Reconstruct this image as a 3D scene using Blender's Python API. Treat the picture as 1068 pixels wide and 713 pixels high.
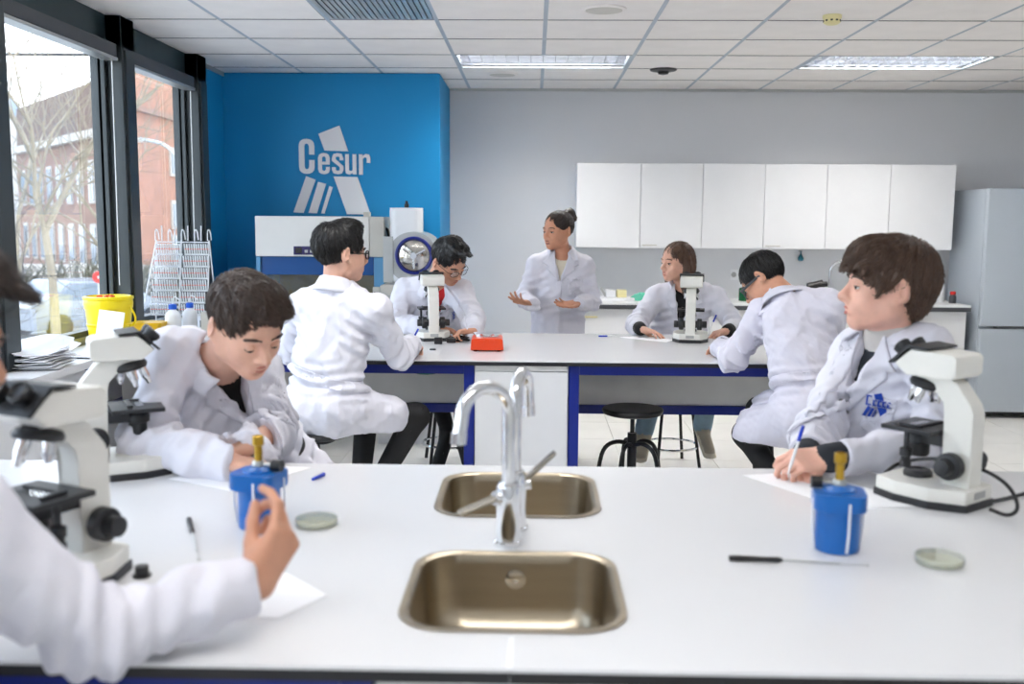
import bpy, bmesh, math, random
import numpy as np
from mathutils import Vector, Matrix, Euler
random.seed(7)
PI = math.pi
for o in list(bpy.data.objects): bpy.data.objects.remove(o)
SC = bpy.context.scene
COL = SC.collection
# ---------------------------------------------------------------- camera
cd = bpy.data.cameras.new('camera'); cam = bpy.data.objects.new('camera', cd); COL.objects.link(cam)
cam.location = (0, 0, 1.53)
cam.rotation_euler = (Matrix.Rotation(math.radians(1.2), 3, 'Z') @ Matrix.Rotation(math.radians(90 - 6.9), 3, 'X') @ Matrix.Rotation(math.radians(.38), 3, 'Z')).to_euler()
cd.sensor_width = 36.0; cd.lens = 36.0 * 1038 / 1068
cd.clip_start = .05; cd.clip_end = 400
cd.dof.use_dof = True; cd.dof.focus_distance = 4.9; cd.dof.aperture_fstop = 2.9
SC.camera = cam
# ---------------------------------------------------------------- world, sun, exposure
w = bpy.data.worlds.new('world'); SC.world = w; w.use_nodes = True
nt = w.node_tree; nt.nodes.clear()
wo = nt.nodes.new('ShaderNodeOutputWorld'); bg = nt.nodes.new('ShaderNodeBackground')
tc = nt.nodes.new('ShaderNodeTexCoord'); sep = nt.nodes.new('ShaderNodeSeparateXYZ')
mr = nt.nodes.new('ShaderNodeMapRange'); mr.inputs[1].default_value = -.05; mr.inputs[2].default_value = .75
cr = nt.nodes.new('ShaderNodeValToRGB')
cr.color_ramp.elements[0].color = (.86, .90, .95, 1); cr.color_ramp.elements[1].color = (.36, .55, .86, 1)
nz = nt.nodes.new('ShaderNodeTexNoise'); nz.inputs['Scale'].default_value = 3.2; nz.inputs['Detail'].default_value = 6
cm = nt.nodes.new('ShaderNodeMapRange'); cm.inputs[1].default_value = .45; cm.inputs[2].default_value = .7
mx = nt.nodes.new('ShaderNodeMix'); mx.data_type = 'RGBA'; mx.inputs[7].default_value = (.95, .96, .98, 1)
nt.links.new(tc.outputs['Generated'], sep.inputs[0]); nt.links.new(sep.outputs['Z'], mr.inputs[0]); nt.links.new(mr.outputs[0], cr.inputs[0])
nt.links.new(tc.outputs['Generated'], nz.inputs['Vector']); nt.links.new(nz.outputs[0], cm.inputs[0]); nt.links.new(cm.outputs[0], mx.inputs[0])
nt.links.new(cr.outputs[0], mx.inputs[6]); nt.links.new(mx.outputs[2], bg.inputs[0]); nt.links.new(bg.outputs[0], wo.inputs[0])
bg.inputs[1].default_value = 5.0
sd = bpy.data.lights.new('sun', 'SUN'); sun = bpy.data.objects.new('sun', sd); COL.objects.link(sun)
sd.energy = 2.4; sd.angle = math.radians(2); sd.color = (1, .93, .84)
sun.rotation_euler = (math.radians(50), 0, math.radians(38)); sun.location = (20, -20, 30)
vs = SC.view_settings; vs.view_transform = 'Standard'; vs.look = 'None'; vs.gamma = 1; vs.use_curve_mapping = False; vs.exposure = 0.36
LAMP_W = (44, 23, 17)          # power of the ceiling luminaires: back, middle and near rows
# ---------------------------------------------------------------- materials
def srgb(r, g, b):
    f = lambda c: (c / 12.92) if c <= .04045 else ((c + .055) / 1.055) ** 2.4
    return (f(r / 255), f(g / 255), f(b / 255), 1)
M = {}
def mat(name, col, rough=.5, metal=0., var=.04, scale=8., bump=0., bscale=60., spec=.5, emit=None, estr=0., alpha=None, trans=0., coat=0., aniso=None, sub=0., stretch=None):
    m = bpy.data.materials.new(name); m.use_nodes = True; n = m.node_tree; b = n.nodes['Principled BSDF']
    c = srgb(*col)
    t = n.nodes.new('ShaderNodeTexCoord'); vec = t.outputs['Object']
    if stretch:
        mp = n.nodes.new('ShaderNodeMapping'); mp.inputs['Scale'].default_value = stretch
        n.links.new(vec, mp.inputs[0]); vec = mp.outputs[0]
    if var > 0:
        z = n.nodes.new('ShaderNodeTexNoise'); z.inputs['Scale'].default_value = scale; z.inputs['Detail'].default_value = 4
        n.links.new(vec, z.inputs['Vector'])
        r = n.nodes.new('ShaderNodeValToRGB'); r.color_ramp.elements[0].position = .3; r.color_ramp.elements[1].position = .7
        r.color_ramp.elements[0].color = tuple(max(0, x * (1 - var)) for x in c[:3]) + (1,)
        r.color_ramp.elements[1].color = tuple(min(1, x * (1 + var)) for x in c[:3]) + (1,)
        n.links.new(z.outputs[0], r.inputs[0]); n.links.new(r.outputs[0], b.inputs['Base Color'])
    else: b.inputs['Base Color'].default_value = c
    b.inputs['Roughness'].default_value = rough; b.inputs['Metallic'].default_value = metal
    b.inputs['Specular IOR Level'].default_value = spec
    if trans: b.inputs['Transmission Weight'].default_value = trans
    if coat: b.inputs['Coat Weight'].default_value = coat
    if sub:
        b.inputs['Subsurface Weight'].default_value = sub; b.inputs['Subsurface Radius'].default_value = (.012, .005, .003); b.inputs['Subsurface Scale'].default_value = .6
    if emit: b.inputs['Emission Color'].default_value = srgb(*emit); b.inputs['Emission Strength'].default_value = estr
    if bump:
        z2 = n.nodes.new('ShaderNodeTexNoise'); z2.inputs['Scale'].default_value = bscale; z2.inputs['Detail'].default_value = 3
        n.links.new(vec, z2.inputs['Vector'])
        bp = n.nodes.new('ShaderNodeBump'); bp.inputs['Strength'].default_value = bump; bp.inputs['Distance'].default_value = .004
        n.links.new(z2.outputs[0], bp.inputs['Height']); n.links.new(bp.outputs[0], b.inputs['Normal'])
    if aniso is not None: b.inputs['Anisotropic'].default_value = aniso
    M[name] = m; return m
def glassmat(name, tint=(.93, .96, .96), refl=1.0, haze=0.):
    m = bpy.data.materials.new(name); m.use_nodes = True; n = m.node_tree; n.nodes.clear()
    o = n.nodes.new('ShaderNodeOutputMaterial'); a = n.nodes.new('ShaderNodeBsdfTransparent'); g = n.nodes.new('ShaderNodeBsdfGlossy')
    a.inputs[0].default_value = tint + (1,); g.inputs['Roughness'].default_value = .01
    f = n.nodes.new('ShaderNodeLayerWeight'); f.inputs[0].default_value = .5
    pw = n.nodes.new('ShaderNodeMath'); pw.operation = 'POWER'; pw.inputs[1].default_value = 5; n.links.new(f.outputs['Facing'], pw.inputs[0])
    mu = n.nodes.new('ShaderNodeMath'); mu.operation = 'MULTIPLY_ADD'; mu.inputs[1].default_value = .96 * refl; mu.inputs[2].default_value = .04 * refl; n.links.new(pw.outputs[0], mu.inputs[0])
    mu.use_clamp = True
    x = n.nodes.new('ShaderNodeMixShader'); n.links.new(mu.outputs[0], x.inputs[0])
    n.links.new(a.outputs[0], x.inputs[1]); n.links.new(g.outputs[0], x.inputs[2])
    out = x.outputs[0]
    if haze:
        d = n.nodes.new('ShaderNodeBsdfDiffuse'); d.inputs[0].default_value = (.8, .82, .85, 1)
        y = n.nodes.new('ShaderNodeMixShader'); y.inputs[0].default_value = haze
        n.links.new(out, y.inputs[1]); n.links.new(d.outputs[0], y.inputs[2]); out = y.outputs[0]
    n.links.new(out, o.inputs[0]); M[name] = m; return m
mat('ceil_tile', (246, 241, 237), .9, var=.03, scale=5, bump=.25, bscale=180)
mat('ceil_bar', (176, 186, 196), .5)
mat('ceil_gap_shade', (120, 118, 118), .7)
mat('wall_grey', (220, 221, 224), .75, var=.015, scale=1.5, bump=.05, bscale=200)
mat('wall_blue', (0, 140, 200), .55, var=.02, scale=1.2, bump=.04, bscale=180)
mat('wall_white', (225, 226, 228), .7, var=.015)
mat('floor_tile', (236, 234, 228), .28, var=.04, scale=3)
mat('grout', (150, 148, 145), .8)
mat('alu_dark', (62, 68, 70), .38, metal=.35, var=.03)
mat('alu_teal', (44, 62, 66), .42, metal=.3, var=.03)
mat('alu_light', (190, 192, 190), .35, metal=.6)
mat('white_lam', (234, 234, 235), .32, var=.01)
mat('bench_top', (226, 226, 227), .24, var=.012, scale=2)
mat('core_black', (24, 24, 28), .5)
mat('frame_blue', (0, 30, 130), .35, var=.03)
mat('panel_grey', (232, 231, 228), .5)
mat('steel', (176, 170, 158), .24, metal=1, var=.05, scale=2, bump=.03, bscale=300)
mat('sink_steel', (170, 158, 138), .3, metal=1, var=.06, scale=3, bump=.05, bscale=220, stretch=(1, 1, 12))
mat('chrome', (225, 226, 228), .08, metal=1, var=0)
mat('mirror_steel', (200, 196, 188), .12, metal=1, var=.08, scale=30, bump=.3, bscale=25)
mat('black', (22, 22, 24), .4, var=.1)
mat('black_rubber', (26, 27, 30), .6, var=.1)
mat('black_metal', (24, 25, 28), .3, metal=.2, var=.06)
mat('scope_white', (232, 230, 222), .35, var=.015)
mat('scope_black', (32, 33, 36), .42, var=.08)
mat('paper', (244, 244, 246), .8, var=.01)
mat('blue_plastic', (4, 98, 178), .3, var=.04, scale=20)
mat('blue_pen', (20, 60, 190), .3)
mat('blue_cap', (20, 90, 205), .35)
mat('brass', (196, 158, 62), .28, metal=1, var=.05)
mat('clip_white', (225, 228, 235), .3)
mat('orange', (232, 70, 22), .35, var=.03)
mat('yellow', (250, 222, 10), .35, var=.02)
mat('yellow2', (238, 190, 30), .4, var=.04)
mat('red', (200, 36, 30), .45)
mat('red_pale', (232, 110, 90), .5)
mat('agar', (226, 222, 190), .25, var=.03)
mat('fridge', (196, 204, 212), .28, metal=.25, var=.01)
mat('hood_white', (225, 222, 216), .4, var=.01)
mat('hood_blue', (4, 74, 138), .35)
mat('hood_side', (92, 150, 190), .4)
mat('navy', (22, 36, 130), .3)
mat('lcd', (44, 40, 78), .2, emit=(70, 66, 130), estr=.12)
mat('olive', (150, 132, 82), .5, var=.06)
mat('beige', (200, 196, 186), .4)
mat('logo_white', (236, 236, 238), .5, var=0)
mat('green_glass', (16, 96, 52), .15, var=.05)
mat('green', (30, 120, 60), .5)
mat('teal_cloth', (90, 190, 160), .6)
mat('cream', (236, 226, 170), .5)
mat('plastic_white', (240, 241, 243), .35, var=.01)
mat('clear_plastic', (238, 240, 242), .25, var=.02, spec=.6)
mat('grey_plastic', (176, 176, 174), .45)
mat('dark_grey', (72, 74, 78), .5)
mat('teal', (10, 110, 130), .4)
mat('lamp_tube', (255, 255, 255), .5, var=0, emit=(244, 248, 255), estr=6)
mat('housing_grey', (120, 126, 134), .5)
mat('louvre', (216, 222, 232), .16, metal=.9, var=.05, scale=20, bump=.15, bscale=30)
mat('brick', (150, 108, 88), .9, var=.14, scale=2.2, bump=.3, bscale=12)
mat('brick2', (132, 104, 90), .9, var=.14, scale=2.2, bump=.3, bscale=12)
mat('roof_slate', (104, 84, 74), .9, var=.1, scale=3)
mat('stone', (176, 170, 162), .9, var=.06)
mat('win_dark', (96, 110, 124), .15, var=.1)
mat('asphalt', (168, 164, 158), .9, var=.08, scale=.8)
mat('bark', (128, 118, 100), .9, var=.25, scale=3)
mat('bark_dark', (62, 54, 48), .9, var=.2, scale=3)
mat('hedge', (84, 80, 62), .95, var=.3, scale=6)
mat('car_grey', (130, 136, 144), .2, metal=.4)
glassmat('win_glass', (.97, .985, .985), 1.2, .03)
glassmat('thin_glass', (.97, .98, .98), 1.0, .03)
glassmat('dish', (.95, .96, .92), 1.0, .16)
# ---------------------------------------------------------------- mesh building
def rotm(rx=0, ry=0, rz=0): return Euler((rx, ry, rz)).to_matrix().to_4x4()
class MB:
    def __init__(s): s.bm = bmesh.new()
    def _x(s, vs, m):
        if m is not None: bmesh.ops.transform(s.bm, matrix=m, verts=vs)
    def box(s, c, d, bev=0., rot=None, seg=2):
        r = bmesh.ops.create_cube(s.bm, size=1.0); vs = r['verts']
        bmesh.ops.scale(s.bm, vec=d, verts=vs)
        if bev > 0:
            es = list({e for v in vs for e in v.link_edges})
            q = bmesh.ops.bevel(s.bm, geom=es, offset=bev, segments=seg, affect='EDGES', profile=.6)
            vs = list({v for f in q['faces'] for v in f.verts} | {v for v in vs if v.is_valid})
        m = Matrix.Translation(c) @ (rot if rot is not None else Matrix())
        s._x(vs, m); return s
    def bx(s, x0, x1, y0, y1, z0, z1, bev=0.):
        return s.box(((x0 + x1) / 2, (y0 + y1) / 2, (z0 + z1) / 2), (abs(x1 - x0), abs(y1 - y0), abs(z1 - z0)), bev)
    def lathe(s, prof, c=(0, 0, 0), n=24, rot=None):
        # profile [(r, z)] from bottom to top
        rings = []
        for r, z in prof:
            if r < 1e-6: rings.append([s.bm.verts.new((0, 0, z))])
            else: rings.append([s.bm.verts.new((r * math.cos(2 * PI * i / n), r * math.sin(2 * PI * i / n), z)) for i in range(n)])
        for a, b in zip(rings, rings[1:]):
            for i in range(n):
                j = (i + 1) % n
                if len(a) == 1 and len(b) == 1: continue
                if len(a) == 1: s.bm.faces.new((a[0], b[j], b[i]))
                elif len(b) == 1: s.bm.faces.new((a[i], a[j], b[0]))
                else: s.bm.faces.new((a[i], a[j], b[j], b[i]))
        if len(rings[0]) > 1: s.bm.faces.new(rings[0][::-1])
        if len(rings[-1]) > 1: s.bm.faces.new(rings[-1])
        m = Matrix.Translation(c) @ (rot if rot is not None else Matrix())
        s._x([v for r in rings for v in r], m); return s
    def cyl(s, a, b, r, r2=None, n=16):
        a = Vector(a); b = Vector(b); d = b - a; L = d.length
        q = d.to_track_quat('Z', 'Y').to_matrix().to_4x4()
        return s.lathe([(r, 0), (r if r2 is None else r2, L)], a, n, q)
    def tube(s, pts, r, n=8, smooth=0, closed=False):
        P = [Vector(p) for p in pts]
        for _ in range(smooth):
            Q = [P[0]]
            for a, b in zip(P, P[1:]): Q += [a.lerp(b, .25), a.lerp(b, .75)]
            P = Q + [P[-1]]
        rr = r if hasattr(r, '__len__') else [r] * len(P)
        if len(rr) != len(P): rr = [rr[int(i * (len(rr) - 1) / (len(P) - 1))] for i in range(len(P))]
        up = None; rings = []
        for i, p in enumerate(P):
            if closed: t = P[(i + 1) % len(P)] - P[i - 1]
            else: t = P[min(i + 1, len(P) - 1)] - P[max(i - 1, 0)]
            t.normalize()
            if up is None: up = t.orthogonal().normalized()
            else: up = (up - t * up.dot(t)).normalized()
            sd_ = t.cross(up)
            rings.append([s.bm.verts.new(p + (up * math.cos(2 * PI * k / n) + sd_ * math.sin(2 * PI * k / n)) * rr[i]) for k in range(n)])
        R2 = rings + ([rings[0]] if closed else [])
        for a, b in zip(R2, R2[1:]):
            for k in range(n):
                j = (k + 1) % n; s.bm.faces.new((a[k], a[j], b[j], b[k]))
        if not closed: s.bm.faces.new(rings[0][::-1]); s.bm.faces.new(rings[-1])
        return s
    def prism(s, poly, h, m=None, bev=0.):
        # polygon in XY extruded to +Z by h, then placed by m
        a = [s.bm.verts.new((x, y, 0)) for x, y in poly]; b = [s.bm.verts.new((x, y, h)) for x, y in poly]
        n = len(poly); fs = [s.bm.faces.new(a[::-1]), s.bm.faces.new(b)]
        for i in range(n):
            j = (i + 1) % n; fs.append(s.bm.faces.new((a[i], a[j], b[j], b[i])))
        vs = a + b
        if bev > 0:
            es = list({e for f in fs for e in f.edges})
            q = bmesh.ops.bevel(s.bm, geom=es, offset=bev, segments=2, affect='EDGES', profile=.6)
            vs = list({v for f in q['faces'] for v in f.verts} | {v for v in vs if v.is_valid})
        s._x(vs, m); return s
    def sphere(s, c, r, u=12, v=8, sc=(1, 1, 1), rot=None):
        q = bmesh.ops.create_uvsphere(s.bm, u_segments=u, v_segments=v, radius=r)
        m = Matrix.Translation(c) @ (rot if rot is not None else Matrix()) @ Matrix.Diagonal(tuple(sc) + (1,))
        s._x(q['verts'], m); return s
    def mesh(s, name='m', smooth=40):
        bmesh.ops.recalc_face_normals(s.bm, faces=s.bm.faces)
        me = bpy.data.meshes.new(name); s.bm.to_mesh(me); s.bm.free()
        if smooth: setsmooth(me, smooth)
        return me
    def build(s, name, m, parent=None, smooth=40):
        me = s.mesh(name, smooth); me.materials.append(M[m] if isinstance(m, str) else m)
        return link(name, me, parent)
def setsmooth(me, ang):
    # smooth shading with area-weighted corner normals, sharp above the given angle
    nf = len(me.polygons)
    if not nf: return
    me.polygons.foreach_set('use_smooth', np.ones(nf, bool))
    N = np.zeros(nf * 3); me.polygons.foreach_get('normal', N); N = N.reshape(-1, 3)
    A = np.zeros(nf); me.polygons.foreach_get('area', A)
    nl = len(me.loops); lv = np.zeros(nl, int); me.loops.foreach_get('vertex_index', lv)
    ls = np.zeros(nf, int); me.polygons.foreach_get('loop_total', ls); lf = np.repeat(np.arange(nf), ls)
    order = np.argsort(lv, kind='stable'); sv = lv[order]
    starts = np.searchsorted(sv, np.arange(len(me.vertices))); cnt = np.bincount(lv, minlength=len(me.vertices))
    out = np.zeros((nl, 3)); ct = math.cos(math.radians(ang)); W = N * A[:, None]
    mxc = cnt.max()
    for k in range(mxc):                     # add the k-th face of each corner's vertex where it lies within the angle
        ok = cnt[lv] > k
        idx = order[np.minimum(starts[lv] + k, nl - 1)]; g = lf[idx]
        sel = ok & ((N[g] * N[lf]).sum(1) >= ct)
        out[sel] += W[g[sel]]
    ln = np.linalg.norm(out, axis=1); bad = ln < 1e-12; out[bad] = N[lf[bad]]; ln[bad] = 1
    out /= ln[:, None]
    me.normals_split_custom_set(out.tolist())
def link(name, me, parent=None):
    o = bpy.data.objects.new(name, me); COL.objects.link(o)
    if parent is not None: o.parent = parent
    return o
def thing(name, label, cat, loc=(0, 0, 0), rotz=0, group=None):
    o = bpy.data.objects.new(name, None); COL.objects.link(o); o.empty_display_size = .05
    o.location = loc; o.rotation_euler = (0, 0, rotz); return tag(o, label, cat, group)
def tag(o, label, cat, group=None):
    o['label'] = label; o['category'] = cat
    if group: o['group'] = group
    return o
def struct(o, label=None):
    o['kind'] = 'structure'
    if label: o['label'] = label
    return o
def inst(name, me, parent, loc=(0, 0, 0), rot=(0, 0, 0), sc=None):
    o = link(name, me, parent); o.location = loc; o.rotation_euler = rot
    if sc: o.scale = sc
    return o
def copy_tree(o, parent=None):
    c = o.copy(); COL.objects.link(c); c.parent = parent
    for ch in list(o.children): copy_tree(ch, c)
    return c
def meshof(mb, m, smooth=40):
    me = mb.mesh('m', smooth); me.materials.append(M[m]); return me
# ================================================================ ROOM
XL, XR, YB, YR, ZC = -2.42, 4.32, 8.62, -3.055, 2.645
# floor and its tiles
fl = struct(MB().bx(XL - .1, XR + .1, YR - .1, YB + .1, -.12, -.012).build('floor', 'grout'), 'pale grey tiled classroom floor')
tile = meshof(MB().box((0, 0, -.006), (.597, .597, .012), .0015), 'floor_tile')
for i in range(11):
    for j in range(16):
        inst('floor_tile', tile, fl, (-2.12 + .6 * i, -.55 + .6 * j, 0))
me2 = meshof(MB().bx(XL, XR, YR, -.85, -.012, 0), 'floor_tile'); inst('floor_back_part', me2, fl)
# ceiling: slab, bars, tiles
ce = struct(MB().bx(XL - .3, XR + .1, YR - .1, YB + .1, ZC + .13, ZC + .2).build('ceiling', 'ceil_bar'), 'white suspended tile ceiling with grey bars')
CXS = [.055 + .61 * k for k in range(-4, 8)]
FIX = [(0.055, 7.1825), (2.495, 7.1825), (0.055, 3.6725), (2.495, 3.6725), (-1.165, 3.6725), (0.055, .7475), (2.495, .7475), (-1.165, .7475), (0.055, -2.1775), (2.495, -2.1775)]
for x in CXS:
    ys = [YR] + sorted(v for fx, fy in FIX if abs(fx - x) < .1 for v in (fy - .288, fy + .288)) + [YB]
    for a, b in zip(ys[::2], ys[1::2]): MB().bx(x - .013, x + .013, a, b, ZC + .002, ZC + .014).build('ceiling_bar', 'ceil_bar', ce)
ctile = meshof(MB().box((0, 0, .008), (.586, .5735, .016), .0015), 'ceil_tile')
CYS = [8.645 - .585 * (j + .5) for j in range(20)]
VENT = (-.86, 5.4275)
for i, x0 in enumerate(CXS[:-1]):
    x = x0 + .305
    for y in CYS:
        if any(abs(x - fx) < .6 and abs(y - fy) < .2 for fx, fy in FIX): continue
        if abs(x - VENT[0]) < .3 and abs(y - VENT[1]) < .2: continue
        inst('ceiling_tile', ctile, ce, (x, y, ZC))
cross = meshof(MB().box((0, 0, 0), (.584, .006, .004)), 'ceil_gap_shade')  # thin dark strips stand in for the shade in gaps between tile rows
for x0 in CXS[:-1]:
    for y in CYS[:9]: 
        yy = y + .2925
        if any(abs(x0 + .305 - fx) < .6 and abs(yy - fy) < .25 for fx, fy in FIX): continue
        inst('gap_shade_strip', cross, ce, (x0 + .305, yy, ZC - .0005))
# ceiling edge profile along windows and back wall
struct(MB().bx(-2.40, -2.372, YR, 7.73, ZC - .03, ZC + .02).bx(-.72, XR, YB - .03, YB, ZC - .02, ZC + .01).build('trim_1', 'alu_light'), 'thin metal edge trim round the ceiling')
# walls
struct(MB().bx(-.9, XR + .1, YB, YB + .12, -.1, ZC + .14).build('wall_back', 'wall_grey'), 'plain pale grey back wall above cabinets')
struct(MB().bx(XL - .2, -.722, 7.73, YB + .12, -.1, ZC - .002, .012).build('wall_corner', 'wall_blue'), 'bright blue projecting wall with white lettering')
struct(MB().bx(XL - .02, -2.385, 7.03, 7.735, -.1, ZC - .002).build('wall_left_end', 'wall_blue'), 'narrow blue wall strip beside the last window post')
struct(MB().bx(XR, XR + .12, YR, YB, -.1, ZC + .14).build('wall_right', 'wall_white'))
struct(MB().bx(XL - .1, XR + .1, YR - .12, YR, -.1, ZC + .14).build('wall_rear', 'wall_white'))
struct(MB().bx(XL - .1, XL + .04, YR, 7.05, -.1, .86).build('wall_left', 'wall_white'), 'low white wall below the windows')
struct(MB().bx(XL - .1, -2.37, YR, 7.06, 2.47, ZC + .14).build('trim_2', 'alu_teal'), 'dark metal header beam above the windows')
# window posts and windows
POSTS = [(6.86, 7.04), (5.60, 5.78), (4.19, 4.37), (2.78, 2.96), (1.37, 1.55), (-.04, .14), (-1.45, -1.27), (-3.05, -2.87)]
for n, (a, b) in enumerate(POSTS):
    p = struct(MB().bx(-2.44, -2.285, a, b, .86, ZC - .003, .004).build('trim_%d' % (n + 3), 'alu_dark'), 'dark aluminium window post, number %d counted from the blue wall' % (n + 1))
    MB().bx(-2.29, -2.272, a + .03, b - .03, .88, 2.46, .003).build('post_cover', 'alu_dark', p)
    MB().bx(-2.41, -2.37, a - .035, a, .9, 2.44, .003).build('side_strip', 'alu_dark', p)
    MB().bx(-2.46, -2.285, a, b, 2.47, ZC - .004, .004).build('post_head', 'alu_teal', p)
for n in range(len(POSTS) - 1):
    a, b = POSTS[n + 1][1], POSTS[n][0]
    W = struct(bpy.data.objects.new('window_%d' % (n + 1), None), 'tall window between dark posts, number %d counted from the blue wall' % (n + 1)); COL.objects.link(W); W.location = (-2.42, (a + b) / 2, .86)
    h = (b - a) / 2
    MB().bx(-.03, .04, -h, h, 0, .045, .004).build('window_sill', 'alu_light', W)
    MB().bx(-.03, .03, -h, h, .045, .075, .003).build('bottom_rail', 'alu_dark', W)
    MB().bx(-.03, .03, -h, -h + .035, .05, 1.62, .003).build('frame_side', 'alu_dark', W)
    MB().bx(-.03, .03, h - .035, h, .05, 1.62, .003).build('frame_side', 'alu_dark', W)
    MB().bx(-.004, .004, -h + .03, h - .03, .07, 1.62).build('pane', 'win_glass', W)
    c = MB().bx(.035, .115, -h + .01, h - .01, 1.555, 1.625, .006).build('blind_cassette', 'dark_grey', W)
    MB().bx(.04, .12, -h + .012, h - .012, 1.535, 1.552, .003).build('bottom_bar', 'alu_light', c)
    if n < 3: MB().tube([(.1, h - .05, 1.56), (.098, h - .052, .9), (.095, h - .054, .3)], .0035, 6).build('pull_cord', 'alu_light', W)
# ledge below windows
lg = tag(MB().bx(-2.385, -2.10, YR + .05, 4.68, .825, .862, .004).build('window_ledge', 'white_lam'), 'long white ledge under the windows with paper stack on it', 'ledge')
MB().bx(-2.385, -2.14, YR + .05, 4.66, 0.0, .824).build('ledge_front', 'wall_white', lg)
# ---------------------------------------------------------------- ceiling fittings
def fixture(x, y, label, watt):
    t = thing('ceiling_light', label, 'ceiling light', (x, y, ZC), 0, 'recessed ceiling lights')
    a, b = .598, .284
    f = MB()
    f.bx(-a, a, -b, -b + .012, -.002, .004).bx(-a, a, b - .012, b, -.002, .004).bx(-a, -a + .012, -b + .012, b - .012, -.002, .004).bx(a - .012, a, -b + .012, b - .012, -.002, .004)
    f.build('frame', 'ceil_bar', t)
    MB().bx(-a, a, -b, b, .11, .118).bx(-a, a, -b, -b + .006, .02, .11).bx(-a, a, b - .006, b, .02, .11).bx(-a, -a + .006, -b, b, .02, .11).bx(a - .006, a, -b, b, .02, .11).build('housing', 'housing_grey', t)
    bl = meshof(MB().prism([(-.012, .05), (.012, .05), (.002, 0), (-.002, 0)], .186 - .006, rotm(PI / 2)), 'louvre')
    lo = meshof(MB().prism([(-.02, .05), (.02, .05), (.004, 0), (-.004, 0)], 2 * a - .04, Matrix.Translation((0, 0, 0)) @ rotm(0, 0, PI / 2) @ rotm(PI / 2)), 'louvre')
    for k in range(1, 3): inst('long_louvre', lo, t, (-a + .02, -b + .012 + k * .1867, 0.002))
    for r in range(3):
        for k in range(1, 14): inst('louvre', bl, t, (-a + k * 2 * a / 14, -b + .012 + (r + 1) * .1867 - .003, .002))
    for r in range(3): MB().cyl((-a + .03, -b + .105 + r * .1867, .085), (a - .03, -b + .105 + r * .1867, .085), .013, n=10).build('lamp_tube', 'lamp_tube', t)
    ld = bpy.data.lights.new('lamp', 'AREA'); ld.shape = 'RECTANGLE'; ld.size = 1.1; ld.size_y = .48; ld.energy = watt; ld.color = (1, .955, .89)
    lo_ = bpy.data.objects.new('lamp_light', ld); COL.objects.link(lo_); lo_.parent = t; lo_.location = (0, 0, .066)
    return t
names = ['recessed louvred ceiling light beside the blue wall', 'recessed louvred ceiling light above the wall cabinets and fridge', 'recessed ceiling light over the aisle between the benches, middle column', 'recessed ceiling light over the aisle between the benches, right column', 'recessed ceiling light over the aisle between the benches, window column',
         'recessed ceiling light just above the camera, middle column', 'recessed ceiling light above the near right end of the foreground bench', 'recessed ceiling light above the foreground person by the window', 'recessed ceiling light behind the camera, middle column', 'recessed ceiling light behind the camera, right column']
for n, (x, y) in enumerate(FIX): fixture(x, y, names[n], LAMP_W[0 if y > 6 else 1 if y > 2 else 2])
v = thing('air_vent', 'ribbed air vent grille in the ceiling before the blue wall', 'vent', (VENT[0], VENT[1], ZC))
MB().bx(-.292, .292, -.288, .288, .05, .06).build('backing', 'dark_grey', v)
MB().bx(-.292, .292, -.289, -.276, -.001, .05).bx(-.292, .292, .276, .289, -.001, .05).build('frame', 'ceil_bar', v)
slat = meshof(MB().prism([(-.012, 0), (.012, 0), (.006, .03), (-.006, .03)], .55, rotm(PI / 2)), 'alu_light')
for k in range(19): inst('slat', slat, v, (-.28 + k * .031, .275, 0))
def speaker(x, y, label):
    s = thing('ceiling_speaker', label, 'speaker', (x, y, ZC), 0, 'round ceiling speakers')
    MB().lathe([(.12, -.001), (.12, -.006), (.105, -.012), (.1, -.008), (.0, -.008)][::-1], n=32).build('rim', 'ceil_tile', s)
    MB().lathe([(.0, -.013), (.07, -.012), (.098, -.009), (.098, -.004)], n=32).build('grille', 'beige', s)
speaker(.36, 5.43, 'round ceiling speaker near the top edge of the picture')
speaker(-.25, 7.77, 'round ceiling speaker just behind the ceiling light by the blue wall')
s = thing('smoke_detector', 'cream smoke detector on the ceiling tile', 'smoke detector', (1.6, 5.58, ZC))
MB().lathe([(.05, 0), (.05, -.014), (.046, -.02), (.0, -.02)][::-1], n=24).build('mount', 'cream', s)
h = MB().lathe([(.046, -.016), (.043, -.04), (.03, -.048), (0, -.049)][::-1], n=24).build('sensor_head', 'cream', s)
for k in range(10): MB().box((.0445 * math.cos(k * PI / 5), .0445 * math.sin(k * PI / 5), -.03), (.004, .012, .008), rot=rotm(0, 0, k * PI / 5)).build('sensor_slot', 'black', h)
s = thing('ceiling_sensor', 'small black round sensor on the ceiling above the standing person', 'sensor', (.94, 7.51, ZC))
MB().lathe([(.1, 0), (.095, -.01), (.06, -.018), (.0, -.018)][::-1], n=24).build('base', 'black', s)
MB().lathe([(.045, -.015), (.035, -.035), (.0, -.042)][::-1], n=20).build('dome', 'black', s)
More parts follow.
